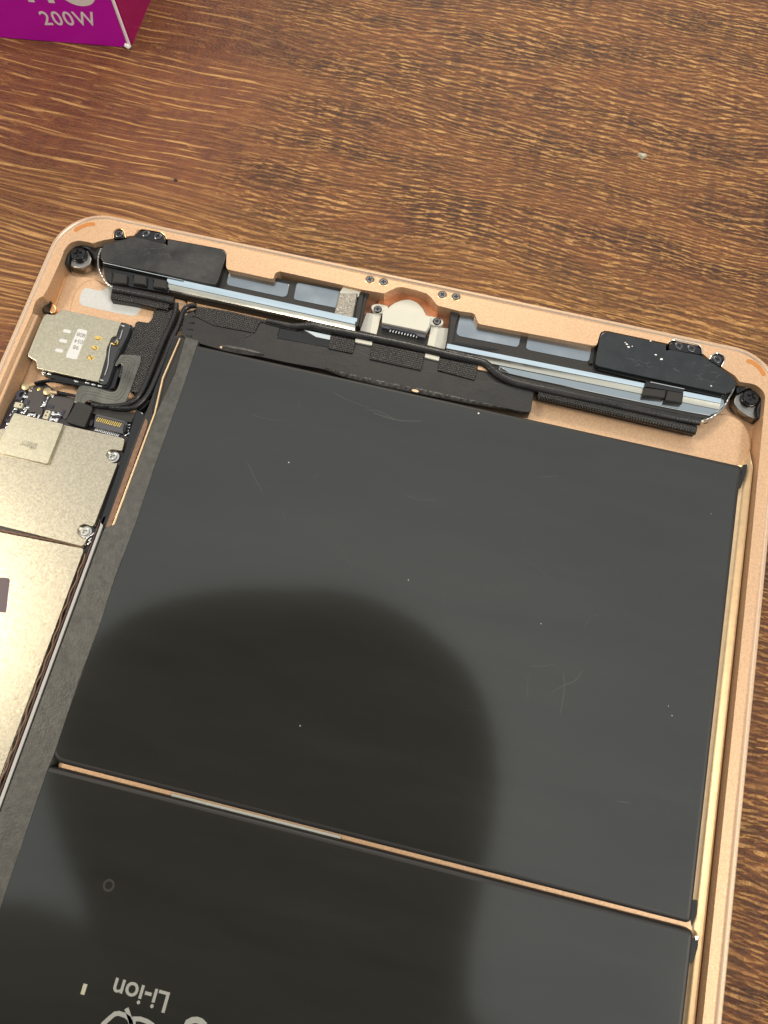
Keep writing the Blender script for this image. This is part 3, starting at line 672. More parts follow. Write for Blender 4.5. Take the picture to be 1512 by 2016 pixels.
# roll and block above the tray
tubeobj('wrapped_roll', [(*q, 4.4) for q in [(17.81, -18.35), (22.57, -18.19), (27.60, -18.11), (32.76, -18.12)]], 1.0, rubber, tab, 12, 6, .8)
slab('woven_flap', [(17.18, -18.68), (17.47, -18.04), (32.59, -18.07), (32.15, -19.02), (31.97, -20.76), (28.21, -20.83), (23.37, -20.73), (17.79, -21.10)], 1.9, 4.3, cloth, tab, .3, .5)
slab('woven_block', [(25.62, -26.52), (25.43, -25.59), (25.67, -24.84), (28.36, -24.60), (28.80, -23.66), (28.85, -20.84), (31.79, -20.55), (33.56, -19.41), (34.15, -23.89), (33.73, -30.87), (33.23, -37.45), (33.34, -42.45), (29.82, -42.51), (28.98, -39.41), (27.17, -39.85), (26.13, -39.71), (25.56, -34.21)], 1.7, 3.6, cloth, tab, .3, .15)
slab('woven_block', [(28.39, -21.27), (32.02, -20.81), (33.60, -18.74), (34.32, -19.41), (35.43, -42.06), (33.35, -43.08), (31.04, -42.73), (32.58, -41.18)], 1.7, 3.3, blackm, tab, .5, .3)
# two coaxial antenna cables
c1 = [(*q, 4.0) for q in [(33.33, -18.44), (33.90, -20.55), (33.87, -23.48), (33.54, -28.11), (33.37, -32.77), (33.22, -38.14), (32.95, -41.63), (32.31, -44.00), (30.94, -45.63), (28.91, -46.77), (25.35, -47.64), (22.98, -47.82)]]
c2 = [(*q, 4.0) for q in [(38.16, -17.83), (36.38, -18.54), (35.64, -20.12), (35.73, -23.45), (35.31, -28.23), (35.21, -33.13), (34.91, -38.79), (34.55, -42.03), (33.79, -44.42), (32.38, -46.32), (30.46, -47.04), (27.26, -47.56)]]
tubeobj('antenna_cable', c1, .62, rubber, tab, 12, 6); tubeobj('antenna_cable', c2, .62, rubber, tab, 12, 6)
# long edge strips left of the tape
slab('gutter_tape', [(35.70, -26.76), (39.15, -26.34), (39.40, -36.91), (38.26, -46.95), (38.01, -73.80), (35.62, -74.84), (35.27, -54.63), (35.69, -45.39)], 1.5, 4.4, blackm, tab, .2, .1)
slab('thin_gold_edge', [(37.27, -27.44), (37.55, -27.37), (36.99, -38.10), (38.02, -46.94), (37.81, -74.78), (37.35, -74.77), (37.65, -46.90), (36.61, -38.06)], 1.6, 4.9, gold_strip, tab, 0, .05)
slab('edge_film', [(36.26, -27.57), (37.07, -27.37), (36.52, -37.98), (37.48, -46.59), (36.93, -46.72), (35.88, -37.87)], 1.6, 4.7, blackg, tab, .2, .1)
slab('black_gutter', [(32.31, -30.30), (35.33, -26.53), (36.19, -46.21), (34.75, -47.34), (31.24, -45.32), (33.16, -40.90)], 1.5, 2.2, blackg, tab, .3, .1)
slab('brown_gasket', [(36.11, -48.28), (36.79, -48.88), (37.04, -49.97), (37.12, -54.73), (37.11, -74.40), (36.48, -74.90), (35.97, -74.44), (35.97, -54.51), (36.03, -49.45)], 1.6, 4.6, brownfoam, tab, .3, .12)
# ------------------------------------------------------------------ logic board
slab_b = MB(); slab_b.prism(rnd([(3.9, -240), (3.75, -52.5), (4.4, -48.5), (6.0, -45.8), (9.5, -44.5), (14, -46.5), (33.5, -47.5), (33.5, -73), (32.6, -75), (32.4, -240)], .5), 1.0, 2.4, .05)
board = build(slab_b, 'logic_board', pcb, tab)
# antenna connectors and crimps
for cx, (bx, by) in (([(6.22, -46.82)], [(8.20, -45.55)]), ([(11.49, -46.86)], [(13.78, -46.57)])) if False else (): pass
for (c, d) in ([(6.22, -46.82), (8.02, -45.72)], [(11.49, -46.86), (13.78, -46.57)]):
    mb = MB(); n = 20; rg = lambda r, z: [(c[0]+r*math.cos(2*math.pi*k/n), c[1]+r*math.sin(2*math.pi*k/n), z) for k in range(n)]
    mb.rings([rg(1.0, 2.4), rg(1.0, 3.2), rg(.92, 3.38), rg(.3, 3.45)]); mb.cap([[(x, y) for x, y, z in rg(.3, 0)]], 3.45)
    con = build(mb, 'antenna_plug', mat('plug_brass', (.52, .42, .25), .3, 1, .1, 900) if 'plug_brass' not in MATS else MATS['plug_brass'], board)
    mb = MB(); mb.tube([(*c, 3.0), ((c[0]+d[0])/2, (c[1]+d[1])/2, 3.05), (*d, 3.05)], .42, 8); build(mb, 'crimp', pin_gold if 0 else gold_strip, board)
w1 = [(*q, 3.1) for q in [(7.89, -45.65), (10.16, -44.44), (12.43, -43.89), (15.06, -43.65), (18.24, -43.54), (22.13, -43.39), (27.69, -43.48)]]
w2 = [(*q, 3.1) for q in [(13.66, -46.49), (15.13, -46.47), (16.35, -46.43), (18.32, -46.42), (23.22, -46.40)]]
tubeobj('antenna_lead', w1, .42, blackg, board, 10, 6); tubeobj('antenna_lead', w2, .38, blackg, board, 10, 6)
# black strip under the tray's lower edge
slab('tray_edge', [(8.01, -42.42), (9.15, -41.81), (17.83, -41.78), (22.78, -41.77), (24.54, -41.88), (24.66, -42.90), (18.42, -43.36), (12.33, -43.64), (8.96, -43.26)], 2.0, 3.4, blackg, tab, .4, .2)
for q in [(9.11, -42.65), (10.50, -42.72), (17.18, -43.02), (19.81, -42.78), (21.30, -42.82), (22.79, -42.85)]:
    mb = MB(); mb.prism(strip((q[0]-.5, q[1]+.05), (q[0]+.5, q[1]), .35), 3.3, 3.55, .06); build(mb, 'solder_joint', solder, tab)
# dull plates on the board
for pts in ([(7.19, -46.17), (9.06, -45.85), (10.00, -46.03), (10.65, -47.72), (11.51, -48.03), (10.98, -49.21), (11.31, -50.70), (11.83, -51.10), (12.15, -52.57), (11.68, -52.95), (10.42, -52.22), (9.18, -52.52), (8.34, -51.94), (7.83, -51.28), (6.89, -50.47), (7.00, -48.86)], [(13.23, -47.35), (17.83, -46.76), (18.12, -47.87), (17.95, -51.69), (17.61, -52.41), (16.53, -51.51), (15.14, -51.07), (13.38, -50.98), (12.53, -50.67), (12.24, -48.64)]):
    slab('cover_plate', pts, 2.35, 2.75, plate, board, .3, .06)
gd = [(9.13, -46.60)]
mb = MB(); mb.prism([(gd[0][0]+.38*math.cos(k*.5236), gd[0][1]+.38*math.sin(k*.5236)) for k in range(12)], 2.7, 2.8, .03); build(mb, 'gold_dot', pin_gold, board)
bl = mat('beige_block', (.50, .48, .38), .45, .3, .05, 900)
for pts, dots in (([(5.24, -50.98), (7.18, -50.90), (7.20, -52.19), (5.26, -52.28)], [(6.67, -51.48)]), ([(12.73, -51.24), (13.92, -51.15), (13.93, -53.41), (12.67, -53.32)], [(13.27, -51.69), (13.23, -52.54)])):
    b_ = slab('filter_block', pts, 2.4, 3.1, bl, board, .15, .08)
    for q in dots:
        mb = MB(); mb.prism([(q[0]+.25*math.cos(k*.785), q[1]+.25*math.sin(k*.785)) for k in range(8)], 3.09, 3.12, 0); build(mb, 'filter_dot', brown_ink, board)
# tiny ceramic parts
chip_px = [(7.29, -47.44), (7.23, -46.67), (6.40, -48.19), (6.39, -49.11), (6.14, -49.57), (6.41, -50.42), (6.95, -49.11), (5.77, -52.53), (5.39, -53.27), (5.19, -54.16), (7.75, -51.92), (8.17, -52.21), (7.62, -52.99), (8.09, -52.94), (9.49, -53.05), (10.05, -52.92), (10.60, -52.91), (11.55, -53.01), (11.87, -48.24), (12.15, -47.52), (12.85, -47.41), (12.37, -47.13), (11.59, -49.29), (11.72, -49.78), (11.69, -50.18), (11.42, -50.44), (11.89, -49.09), (14.44, -51.27), (14.49, -51.71), (15.13, -51.62), (15.86, -51.44), (16.16, -51.76), (14.39, -52.58), (15.08, -52.93), (15.93, -52.91), (15.87, -52.60), (5.45, -56.35), (5.37, -57.21), (5.63, -57.72), (5.36, -58.55), (9.17, -53.20), (8.33, -51.52), (14.29, -51.50), (14.43, -53.15), (15.57, -52.94), (15.55, -51.26)]
mb = MB(); mb.prism([(-.42, -.22), (.42, -.22), (.42, .22), (-.42, .22)], 0, .38, .05); bchip = build(mb, 'ceramic_chip', solder, board, origin=(0, 0, 0))
for i, q in enumerate(chip_px):
    rz = random.choice((0, 1.57, 0, 1.5)); s = random.uniform(.55, 1.15)
    if i == 0: bchip.location = Vector((q[0], q[1], 2.4))*MM-origin_of(board); bchip.rotation_euler.z = rz
    else: inst(bchip, 'ceramic_chip', (q[0], q[1], 2.4), rz, board, (s, s, 1))
dkc = mat('dark_chip', (.03, .03, .05), .3)
mb = MB(); mb.prism([(-.7, -.4), (.7, -.4), (.7, .4), (-.7, .4)], 0, .5, .05); bdc = build(mb, 'dark_chip', dkc, board, origin=(0, 0, 0))
for i, (q, s) in enumerate(zip([(5.62, -49.82), (6.04, -53.37), (5.12, -55.66), (5.39, -58.16), (13.36, -50.04), (11.41, -48.81), (16.06, -51.98), (4.97, -48.80), (5.86, -47.92), (7.92, -50.31), (14.16, -53.73), (16.60, -50.81), (6.15, -57.34), (5.66, -54.89)], [1, .9, .8, .8, 1, .8, .7, 1, .8, .7, .7, .9, .6, .6])):
    if i == 0: bdc.location = Vector((q[0], q[1], 2.4))*MM-origin_of(board)
    else: inst(bdc, 'dark_chip', (q[0], q[1], 2.4), i*1.57, board, (s, s, 1))
# shields
pkg = slab('chip_package', [(6.76, -53.99), (18.51, -53.95), (18.50, -63.83), (5.95, -63.84)], 2.4, 4.3, nickel_b, board, .25, .07, label='square metal chip package with etched serial lines')
skx = [(12.26, -59.86), (12.69, -60.32), (13.55, -60.98)]
for q, s_, hh, sp_ in zip([[(12.90, -60.08)][0], [(12.79, -60.73)][0], [(13.92, -61.15)][0]], ('8D302131', '339S00447', 'USI'), (.62, .62, .62), (1, 1, 1)):
    text('etched_text', s_, q[0], q[1], 4.302, hh, math.pi, etch, board, .006)
sh = [(18.11, -53.90), (31.60, -53.80), (32.27, -53.83), (32.80, -54.14), (32.97, -54.98), (33.14, -56.82)] + [(32.12, -56.82), (31.24, -56.84), (30.40, -57.17), (30.00, -57.89), (30.04, -58.69), (30.60, -59.43), (31.38, -59.92), (32.24, -60.02), (33.10, -59.75)] + [(33.17, -60.29), (33.07, -74.41), (32.69, -74.97), (31.92, -74.75), (30.88, -74.76), (30.06, -75.37), (29.80, -76.26), (30.12, -77.11), (30.93, -77.73), (31.79, -77.88), (32.59, -77.68), (32.47, -79.10), (32.08, -79.60)] + [(9.8, -79.4), (4.7, -79.0), (4.7, -58.2)]
shield = slab('metal_shield', sh, 2.4, 3.6, nickel, board, .35, .07, label='upper metal shield with two screw notches')
sh2 = slab('metal_shield', [(4.6, -80.3), (12, -80.7)] + [(13.85, -80.76), (31.88, -80.00), (32.52, -80.01)] + [(32.8, -80.6), (32.7, -240), (4.6, -240)], 2.4, 3.6, nickel, board, .5, .07, label='lower metal shield with a dark square patch')
slab('dark_patch', [(16.14, -90.37), (19.34, -89.77), (19.85, -90.04), (20.37, -92.04), (21.71, -96.81), (18.33, -97.40)], 3.6, 3.62, mat('patch_mauve', (.085, .06, .075), .4, .2), board, .2, 0)
for q in [(31.27, -58.36), (31.34, -76.30)]:
    screw('shield', q[0], q[1], 2.75, board)
# ragged solder line between the shields
mb = MB(); pa = smooth_path([(13.50, -80.29), (20.41, -80.03), (26.11, -79.75), (32.34, -79.69)], 14); mb.tube([(q.x, q.y+.08*math.sin(i*1.7), 3.0+.08*math.sin(i*2.3)) for i, q in enumerate(pa)], .22, 6); build(mb, 'shield_fence', brownfoam, board)
for q in [(32.48, -77.36), (33.07, -77.69), (33.21, -76.49), (33.20, -78.36)]:
    mb = MB(); mb.prism(strip((q[0]-.2, q[1]-.4), (q[0]+.2, q[1]+.4), .3), 2.8, 3.2, .05); build(mb, 'solder_joint', solder, board)
# black tape pieces, bracket and the board connector
slab('square_sticker', [(19.50, -48.03), (19.86, -47.88), (23.05, -48.27), (23.48, -48.62), (23.29, -53.40), (22.93, -53.55), (18.84, -53.27), (18.63, -52.87)], 3.0, 4.1, blackm, board, .3, .08)
slab('long_sticker', [(22.28, -46.80), (23.02, -46.82), (33.07, -47.36), (32.86, -49.72), (22.99, -49.74)], 2.6, 3.5, blackm, board, .25, .06)
slab('black_bracket', [(33.10, -46.74), (33.92, -46.67), (35.02, -47.05), (35.75, -47.77), (36.00, -48.86), (36.02, -72.84), (35.94, -73.92), (35.33, -74.48), (34.49, -74.39), (34.11, -73.66), (33.79, -55.95), (33.69, -54.98), (33.50, -53.77), (33.30, -50.78), (33.20, -48.77)], 1.6, 4.2, blackg, tab, .5, .35)
cn = slab('board_connector', [(24.23, -49.87), (24.81, -49.47), (31.77, -49.58), (32.02, -50.99), (31.89, -52.68), (24.90, -52.72)], 2.4, 3.3, mat('connector_grey', (.07, .072, .085), .35, 0, .15, 900), tab, .15, .06)
slab('connector_shell', [(24.55, -49.64), (31.50, -49.76), (31.59, -50.18), (24.53, -50.10)], 2.4, 3.55, MATS['connector_grey'], cn, .1, .05)
slab('connector_latch', [(31.42, -50.46), (32.15, -50.48), (32.34, -52.40), (31.63, -52.44)], 2.4, 3.6, blackg, cn, .2, .08)
slab('connector_latch', [(23.43, -51.12), (24.41, -51.14), (24.47, -52.66), (23.61, -52.61)], 2.4, 3.4, blackg, cn, .3, .08)
a = [(25.13, -50.74), (30.59, -50.89)]; bw = [(25.24, -52.94), (30.63, -53.14)]
mb = MB(); mb.prism(strip((-.12, -.52), (.12, .52), .21), 0, .14, .03); pin = build(mb, 'contact_pin', pin_gold, cn, origin=(0, 0, 0))
for k in range(13):
    s = k/12; loc = (a[0][0]+(a[1][0]-a[0][0])*s, a[0][1]+(a[1][1]-a[0][1])*s, 3.28)
    if k == 0: pin.location = Vector(loc)*MM-origin_of(cn)
    else: inst(pin, 'contact_pin', loc, 0, cn)
mb = MB(); mb.prism(strip((-.06, -.38), (.06, .38), .24), 0, .25, .05); pin = build(mb, 'solder_pin', solder, cn, origin=(0, 0, 0))
for k in range(14):
    s = k/13; loc = (bw[0][0]+(bw[1][0]-bw[0][0])*s, bw[0][1]+(bw[1][1]-bw[0][1])*s, 2.42)
    if k == 0: pin.location = Vector(loc)*MM-origin_of(cn)
    else: inst(pin, 'solder_pin', loc, 0, cn)
for i, q in enumerate([(31.98, -50.18), (32.31, -50.10), (31.96, -50.82), (32.39, -50.85), (32.05, -51.44), (32.47, -51.59), (31.97, -52.23), (32.54, -52.47), (32.79, -52.15), (32.28, -52.79)]):
    inst(bchip, 'ceramic_chip', (q[0], q[1], 2.4), i, tab, (.5, .5, 1))
# flat ribbon cable
flex = slab('ribbon_cable', [(18.58, -48.00), (18.35, -45.05), (18.42, -44.25), (18.96, -43.72), (21.96, -43.52), (24.99, -43.77), (26.44, -43.74), (27.12, -43.06), (27.15, -41.60), (26.90, -39.15), (26.64, -37.34), (26.11, -36.54), (25.34, -36.45), (24.96, -37.48), (24.47, -36.80), (25.03, -34.17), (25.85, -34.04), (28.75, -33.47), (29.54, -33.62), (29.95, -34.26), (30.09, -35.57), (30.13, -44.16), (30.03, -45.61), (29.62, -46.88), (27.97, -47.02), (22.19, -46.86), (21.43, -47.11), (21.07, -47.79), (21.05, -48.57)], 3.6, 3.85, flexm, tab, .5, .06)
for off in (0, 1, 2):
    k = off*4.2
    tubeobj('ribbon_trace', [(*q, 3.86) for q in [(25.25, -34.84), (27.58, -34.41), (28.62, -34.56), (29.15, -35.37), (29.28, -37.88), (29.13, -43.07), (28.59, -45.03), (27.02, -45.41), (23.08, -45.32), (20.66, -45.39), (19.71, -46.14), (19.68, -47.71)]][0:0] or [(x+ (.0), y, 3.85) for x, y in [( (qx), (qy)) for qx, qy in ([[(25.25, -34.84), (27.35, -34.46), (28.43, -34.74), (28.85, -35.58), (29.04, -38.61), (28.92, -43.52), (28.19, -45.26), (26.31, -45.46), (22.86, -45.38), (20.70, -45.51), (19.98, -46.21), (20.00, -47.90)], [(25.47, -35.46), (27.11, -35.20), (27.97, -35.53), (28.27, -36.39), (28.30, -39.32), (28.23, -43.29), (27.48, -44.65), (25.60, -44.84), (22.37, -44.71), (20.26, -44.96)], [(25.50, -36.26), (26.87, -35.93), (27.50, -36.31), (27.77, -37.45), (27.77, -40.24), (27.60, -42.92), (27.00, -43.98), (25.12, -44.18), (22.60, -44.00)]][off])]], .09, flexm, flex, 6, 5)
# ------------------------------------------------------------------ card tray reader
tray = slab('card_reader_base', [(21.69, -25.44), (25.25, -25.84), (25.58, -28.26), (25.38, -34.49), (25.86, -39.75), (26.05, -42.36), (24.86, -43.18), (22.51, -42.83), (7.83, -42.12), (5.25, -38.69)], 1.6, 2.9, blackg, tab, .8, .3)
slab('reader_frame', [(21.84, -26.36), (22.44, -26.28), (24.50, -26.40), (24.88, -27.14), (24.94, -29.47), (24.63, -32.14), (24.37, -36.67), (24.58, -41.41), (24.39, -42.24), (23.76, -42.53), (22.30, -42.22), (17.48, -36.45), (18.18, -28.08)], 2.9, 4.0, mat('frame_grey', (.035, .037, .042), .32, 0, .1, 500), tray, .4, .1)
plate_px = [(4.85, -28.50), (6.05, -28.49), (6.86, -28.29), (7.45, -27.52), (7.94, -26.56), (12.76, -26.51), (17.79, -26.47), (22.65, -26.47), (22.60, -28.00), (22.72, -30.17), (21.77, -30.77), (21.68, -33.83), (22.17, -35.69), (22.63, -40.00), (22.74, -42.35), (16.17, -42.39), (7.91, -42.40), (7.06, -40.74), (5.76, -40.39), (4.78, -39.95), (4.47, -39.49), (4.34, -31.61), (4.42, -29.51)]
rp_ = slab('reader_lid', plate_px, 3.9, 4.6, nickel_b, tray, .3, .12, label='pale metal card reader lid with printed windows')
tubeobj('lid_bend', [(*q, 4.58) for q in [(5.09, -28.79), (5.14, -34.30), (5.44, -40.06)]], .06, nickel_b, tray, 6, 3)
slab('window_label', [(13.47, -30.44), (15.74, -30.48), (15.88, -31.02), (15.97, -38.19), (13.35, -38.22), (13.17, -37.66)], 4.6, 4.615, whitem, tray, .35, 0)
la = math.pi-.05
for q, s_ in zip([[(14.71, -31.92)][0], [(14.83, -33.67)][0], [(14.70, -35.26)][0]], ('808', '054', '98')):
    text('lettering', s_, q[0], q[1], 4.616, 1.0, math.pi, etch, tray, .004)
for c in [(11.20, -31.75), (11.21, -34.34), (11.21, -36.92)]:
    mb = MB(); mb.prism(rnd([(c[0]-.95, c[1]-.42), (c[0]+.95, c[1]-.42), (c[0]+.95, c[1]+.42), (c[0]-.95, c[1]+.42)], .4), 4.6, 4.612, 0); build(mb, 'window_label', whitem, tray)
for i, c in enumerate([(18.91, -31.75), (18.96, -34.34), (18.89, -36.94)]):
    mb = MB(); mb.prism(rnd([(c[0]-.9, c[1]-.5), (c[0]+.9, c[1]-.5), (c[0]+.9, c[1]+.5), (c[0]-.9, c[1]+.5)], .45), 4.6, 4.615, 0); build(mb, 'spring_window', MATS.get('win_gold') or mat('win_gold', (.80, .58, .18), .3, .6), tray)
    sh_ = ([(-.7, -.35), (.1, -.4), (.35, -.3), (.5, .15)], [(-.8, -.1), (-.3, -.38), (.35, -.45), (.4, 0), (.0, .42)], [(-.7, -.4), (-.75, .1), (-.4, .42), (.1, .1), (.3, -.4), (.6, .3)])[i]
    tubeobj('contact_spring', [(c[0]+x, c[1]+y, 4.62) for x, y in sh_], .09, brown_ink, tray, 6, 4, .4)
tubeobj('spring_wire', [(*q, 4.15) for q in [(23.42, -28.25), (23.56, -30.41), (23.07, -30.81), (22.88, -31.67), (22.40, -32.06), (21.98, -32.30), (22.55, -35.28), (23.21, -37.81), (23.36, -40.30)]], .13, solder, tray, 8, 6)
tubeobj('spring_hook', [(*q, 4.2) for q in [(22.17, -32.12), (22.99, -32.33), (23.47, -31.94), (23.32, -31.15)]], .2, pin_gold, tray, 8, 5)
for q in [(23.08, -27.03), (23.03, -41.52)]:
    mb = MB(); mb.prism(strip((q[0]-.4, q[1]), (q[0]+.45, q[1]-.1), .3), 3.9, 4.15, .05); build(mb, 'reader_clip', solder, tray)
slab('reader_slot', [(24.51, -32.55), (24.26, -33.97), (24.34, -36.64), (24.05, -36.85), (24.06, -33.75), (24.19, -32.36)], 3.9, 4.03, blackg, tray, .05, 0)
# grey label on the floor
slab('grey_label', [(9.74, -22.28), (9.53, -21.03), (9.47, -19.46), (9.73, -18.74), (10.39, -18.44), (13.40, -18.50), (14.54, -18.08), (14.78, -17.30), (15.18, -16.62), (18.02, -16.95), (26.72, -18.29), (27.48, -20.54), (25.09, -20.26), (24.77, -21.20), (24.54, -22.39), (23.78, -23.14), (20.77, -23.30), (11.55, -23.34), (10.60, -23.21)], 2.25, 2.33, label_grey, tab, .5, 0)
# ------------------------------------------------------------------ speakers
def rail(name, ends, prof, m, parent):
    """straight sheet-metal profile swept between two end points; prof = (sideways, z)"""
    a, b = Vector(ends[0]), Vector(ends[1]); d = (b-a).normalized(); n = Vector((-d.y, d.x)); mb = MB()
    mb.rings([[(*(q+n*s), z) for s, z in prof] for q in (a, b)], close=False)
    o = build(mb, name, m, parent, smooth=True); return o
# left speaker
spk = slab('speaker', [(10.81, -7.54), (27.34, -6.64), (41.88, -6.03), (56.50, -6.11), (73.78, -5.07), (76.13, -4.50), (76.60, -8.36), (76.99, -13.86), (64.21, -15.85), (30.41, -15.89), (17.18, -17.39), (14.37, -15.62)], 1.6, 4.1, blackm, tab, .6, .1, label='left speaker module')
cover = [(12.18, -10.26), (12.10, -8.96), (12.35, -7.87), (18.60, -4.21), (26.55, -4.35), (26.78, -4.66), (27.08, -4.59), (26.64, -3.07), (40.18, -2.65), (41.08, -3.09), (41.53, -3.71), (41.74, -4.83), (41.85, -11.28), (41.70, -12.03), (41.22, -12.50), (38.61, -12.57), (25.95, -12.42), (13.66, -12.60), (12.70, -11.89)]
slab('speaker_cover', cover, 4.1, 5.85, cover_s, spk, .35, .14, label='scuffed black speaker cover')
slab('speaker_lug', [(14.01, -5.85), (13.60, -4.31), (13.79, -3.59), (14.44, -3.21), (15.25, -3.32), (15.79, -3.93), (16.54, -5.16)], 4.8, 5.85, blackg, spk, .3, .08)
slab('speaker_lug', [(18.71, -3.96), (19.09, -2.83), (19.97, -2.02), (22.74, -1.79), (24.59, -1.94), (25.53, -2.45), (26.26, -3.46), (26.41, -4.31), (18.56, -4.29)], 4.8, 5.87, blackg, spk, .4, .08)
for q in [(14.79, -4.47), (21.05, -2.80), (24.08, -2.81)]: screw('small', q[0], q[1], 5.7, spk, name='screw')
# visible light rim round the lugs
for p in ([(13.82, -5.81), (13.39, -4.28), (13.59, -3.39), (14.30, -2.92), (15.24, -3.03), (15.91, -3.82), (16.65, -4.98)], [(18.70, -3.29), (19.03, -2.39), (19.82, -1.68), (22.73, -1.48), (24.55, -1.51), (25.65, -2.12), (26.40, -3.05)]):
    tubeobj('lug_rim', [(*q, LZ+.02) for q in p], .11, gold_machined, tab, 8, 4)
chain = [(0.0, 4.75), (-.25, 4.95), (-1.75, 4.45), (-1.85, 4.5), (-1.95, 4.4), (-3.3, 4.2), (-3.45, 4.05), (-3.6, 3.0)]
up = [(29.70, -12.46), (75.58, -12.08)]
rail('steel_rail', [(29.59, -12.42), (76.21, -12.61)], [(-1.55, 4.60), (-1.62, 4.66), (-1.7, 4.58), (-2.95, 4.45), (-3.08, 4.50), (-3.25, 4.25), (-3.3, 2.0)], steel_warm_reflection, spk)
rail('rail_face', [(29.59, -12.42), (76.21, -12.61)], [(.0, 4.3), (0, 4.9), (-.12, 4.98), (-1.56, 4.66)], steel_cool_reflection, spk)
slab('steel_window', [(43.02, -7.57), (43.78, -7.17), (58.07, -7.16), (58.31, -10.04), (57.81, -10.72), (56.98, -10.86), (43.88, -10.82), (43.33, -10.24)], 4.08, 4.22, glassy, spk, .5, .05)
slab('steel_window', [(59.72, -6.33), (60.56, -6.20), (70.19, -6.15), (70.41, -10.77), (69.65, -10.75), (60.48, -10.86), (60.00, -10.48), (59.69, -7.13)], 4.08, 4.22, glassy, spk, .4, .05)
slab('silver_tape', [(70.24, -6.90), (74.63, -6.11), (75.11, -12.87), (70.54, -13.01)], 4.1, 4.9, silver_mesh, spk, .15, .25)
slab('paper_flap', [(70.80, -4.98), (75.22, -4.77), (74.99, -6.81), (70.28, -6.82)], 4.1, 4.7, creamp, spk, .15, .1)
slab('end_wall', [(74.95, -5.68), (76.01, -5.43), (76.49, -9.82), (76.83, -14.60), (76.11, -14.64), (75.68, -12.95), (75.21, -9.15)], 4.0, 4.8, blackm, spk, .1, .1)
slab('end_wall', [(76.10, -5.35), (77.19, -5.22), (77.04, -7.10), (77.12, -9.90), (77.34, -14.71), (76.86, -14.27), (76.40, -9.51)], 4.0, 4.5, blackm, spk, .1, .1)
for pts in ([(16.36, -14.33), (20.21, -14.40), (20.85, -16.96), (17.32, -17.39)], [(21.25, -13.72), (24.81, -13.71), (25.52, -16.19), (22.08, -16.31)], [(26.27, -13.72), (29.91, -13.62), (30.47, -16.05), (27.01, -16.11)]):
    slab('foam_block', pts, 4.1, 5.2, blackm, spk, .15, .3)
slab('foam_backing', [(15.72, -13.33), (30.00, -12.47), (31.04, -16.37), (16.64, -17.01)], 4.0, 4.5, blackg, spk, .1, .1)
tubeobj('rail_lip', [(*q, 5.3) for q in [(13.43, -12.58), (20.76, -12.68), (29.94, -12.75), (33.48, -12.75)]], .16, chrome, spk, 8, 4)
slab('speaker_skirt', [(13.03, -12.24), (41.23, -12.03), (40.97, -12.80), (29.84, -12.79), (13.44, -13.01)], 4.1, 4.85, blackg, spk, .2, .1)
# silver edge flex curling round the speaker end
def edgeflex(pts, zt, w_=.5, name='edge_flex', m=None):
    mb = MB(); pth = smooth_path(pts, 7); N_ = len(pth); rg = []
    for i, q in enumerate(pth):
        d = (pth[min(i+1, N_-1)]-pth[max(0, i-1)]).normalized(); n = Vector((-d.y, d.x)); j = .05*math.sin(i*2.2)
        rg.append([(*(q-n*w_/2), zt-1.6), (*(q-n*w_/2), zt-.1), (*(q-n*w_*.3), zt+j), (*(q+n*w_*.3), zt-j), (*(q+n*w_/2), zt-.1), (*(q+n*w_/2), zt-1.6)])
    mb.rings(rg, close=False); return build(mb, name, m or steel_rough, tab)
edgeflex([(11.25, -8.49), (11.24, -10.26), (11.80, -12.32), (12.91, -14.52), (14.41, -16.18), (16.15, -17.48), (17.65, -18.11)], 4.7)
# left corner screw and bracket
slab('corner_gasket', [(2.88, -13.76), (2.45, -11.94), (2.58, -9.84), (3.44, -8.29), (4.84, -7.50), (6.75, -7.34), (8.68, -7.61), (9.56, -6.80), (10.73, -6.07), (10.72, -7.86), (10.64, -9.81), (11.11, -11.46), (9.96, -11.15), (9.31, -10.43), (7.64, -9.06), (4.80, -9.15), (4.21, -11.07), (4.97, -14.13), (4.13, -14.33)], 1.0, 4.0, blackg, tab, .8, .6)
slab('corner_bracket', [(3.67, -12.98), (3.32, -10.99), (3.91, -9.06), (5.40, -8.10), (7.14, -8.57), (9.12, -10.77), (9.36, -12.48), (7.63, -14.15), (6.12, -14.29), (4.78, -14.18)], 1.0, 3.2, steel_rough, tab, .5, .25)
screw('corner', *([(5.98, -10.94)][0]), 3.3, tab, name='corner_screw')
slab('corner_gasket', [(2.83, -12.37), (3.13, -10.37), (3.62, -9.96), (3.91, -12.11), (4.80, -13.80), (4.39, -14.78), (3.15, -13.91)], 1.0, 3.9, blackg, tab, .6, .5)
# right speaker
spr = slab('speaker', [(96.86, -4.28), (99.07, -4.87), (114.27, -4.81), (130.83, -6.83), (133.45, -8.36), (156.06, -5.56), (163.56, -10.36), (163.38, -13.02), (159.84, -18.52), (142.69, -19.33), (120.58, -19.74), (111.46, -18.39), (108.04, -16.14), (98.54, -16.02), (97.80, -14.30)], 1.6, 4.1, blackm, tab, .6, .1, label='right speaker module')
cover = [(131.99, -4.69), (132.17, -3.90), (132.77, -3.21), (134.15, -2.91), (147.13, -3.04), (147.28, -4.69), (148.21, -4.13), (155.06, -3.87), (157.14, -4.77), (160.07, -6.18), (163.26, -8.04), (163.86, -9.46), (163.11, -11.07), (161.65, -12.33), (140.58, -12.36), (132.75, -12.21), (132.06, -11.92), (131.88, -11.16)]
slab('speaker_cover', cover, 4.1, 5.85, cover_m, spr, .35, .14, label='glossy black speaker cover with white flecks')
slab('speaker_lug', [(147.73, -3.17), (148.10, -2.34), (149.42, -1.65), (153.63, -1.60), (154.61, -2.04), (155.04, -2.74), (155.16, -3.71), (147.98, -4.18)], 4.8, 5.87, blackg, spr, .4, .08)
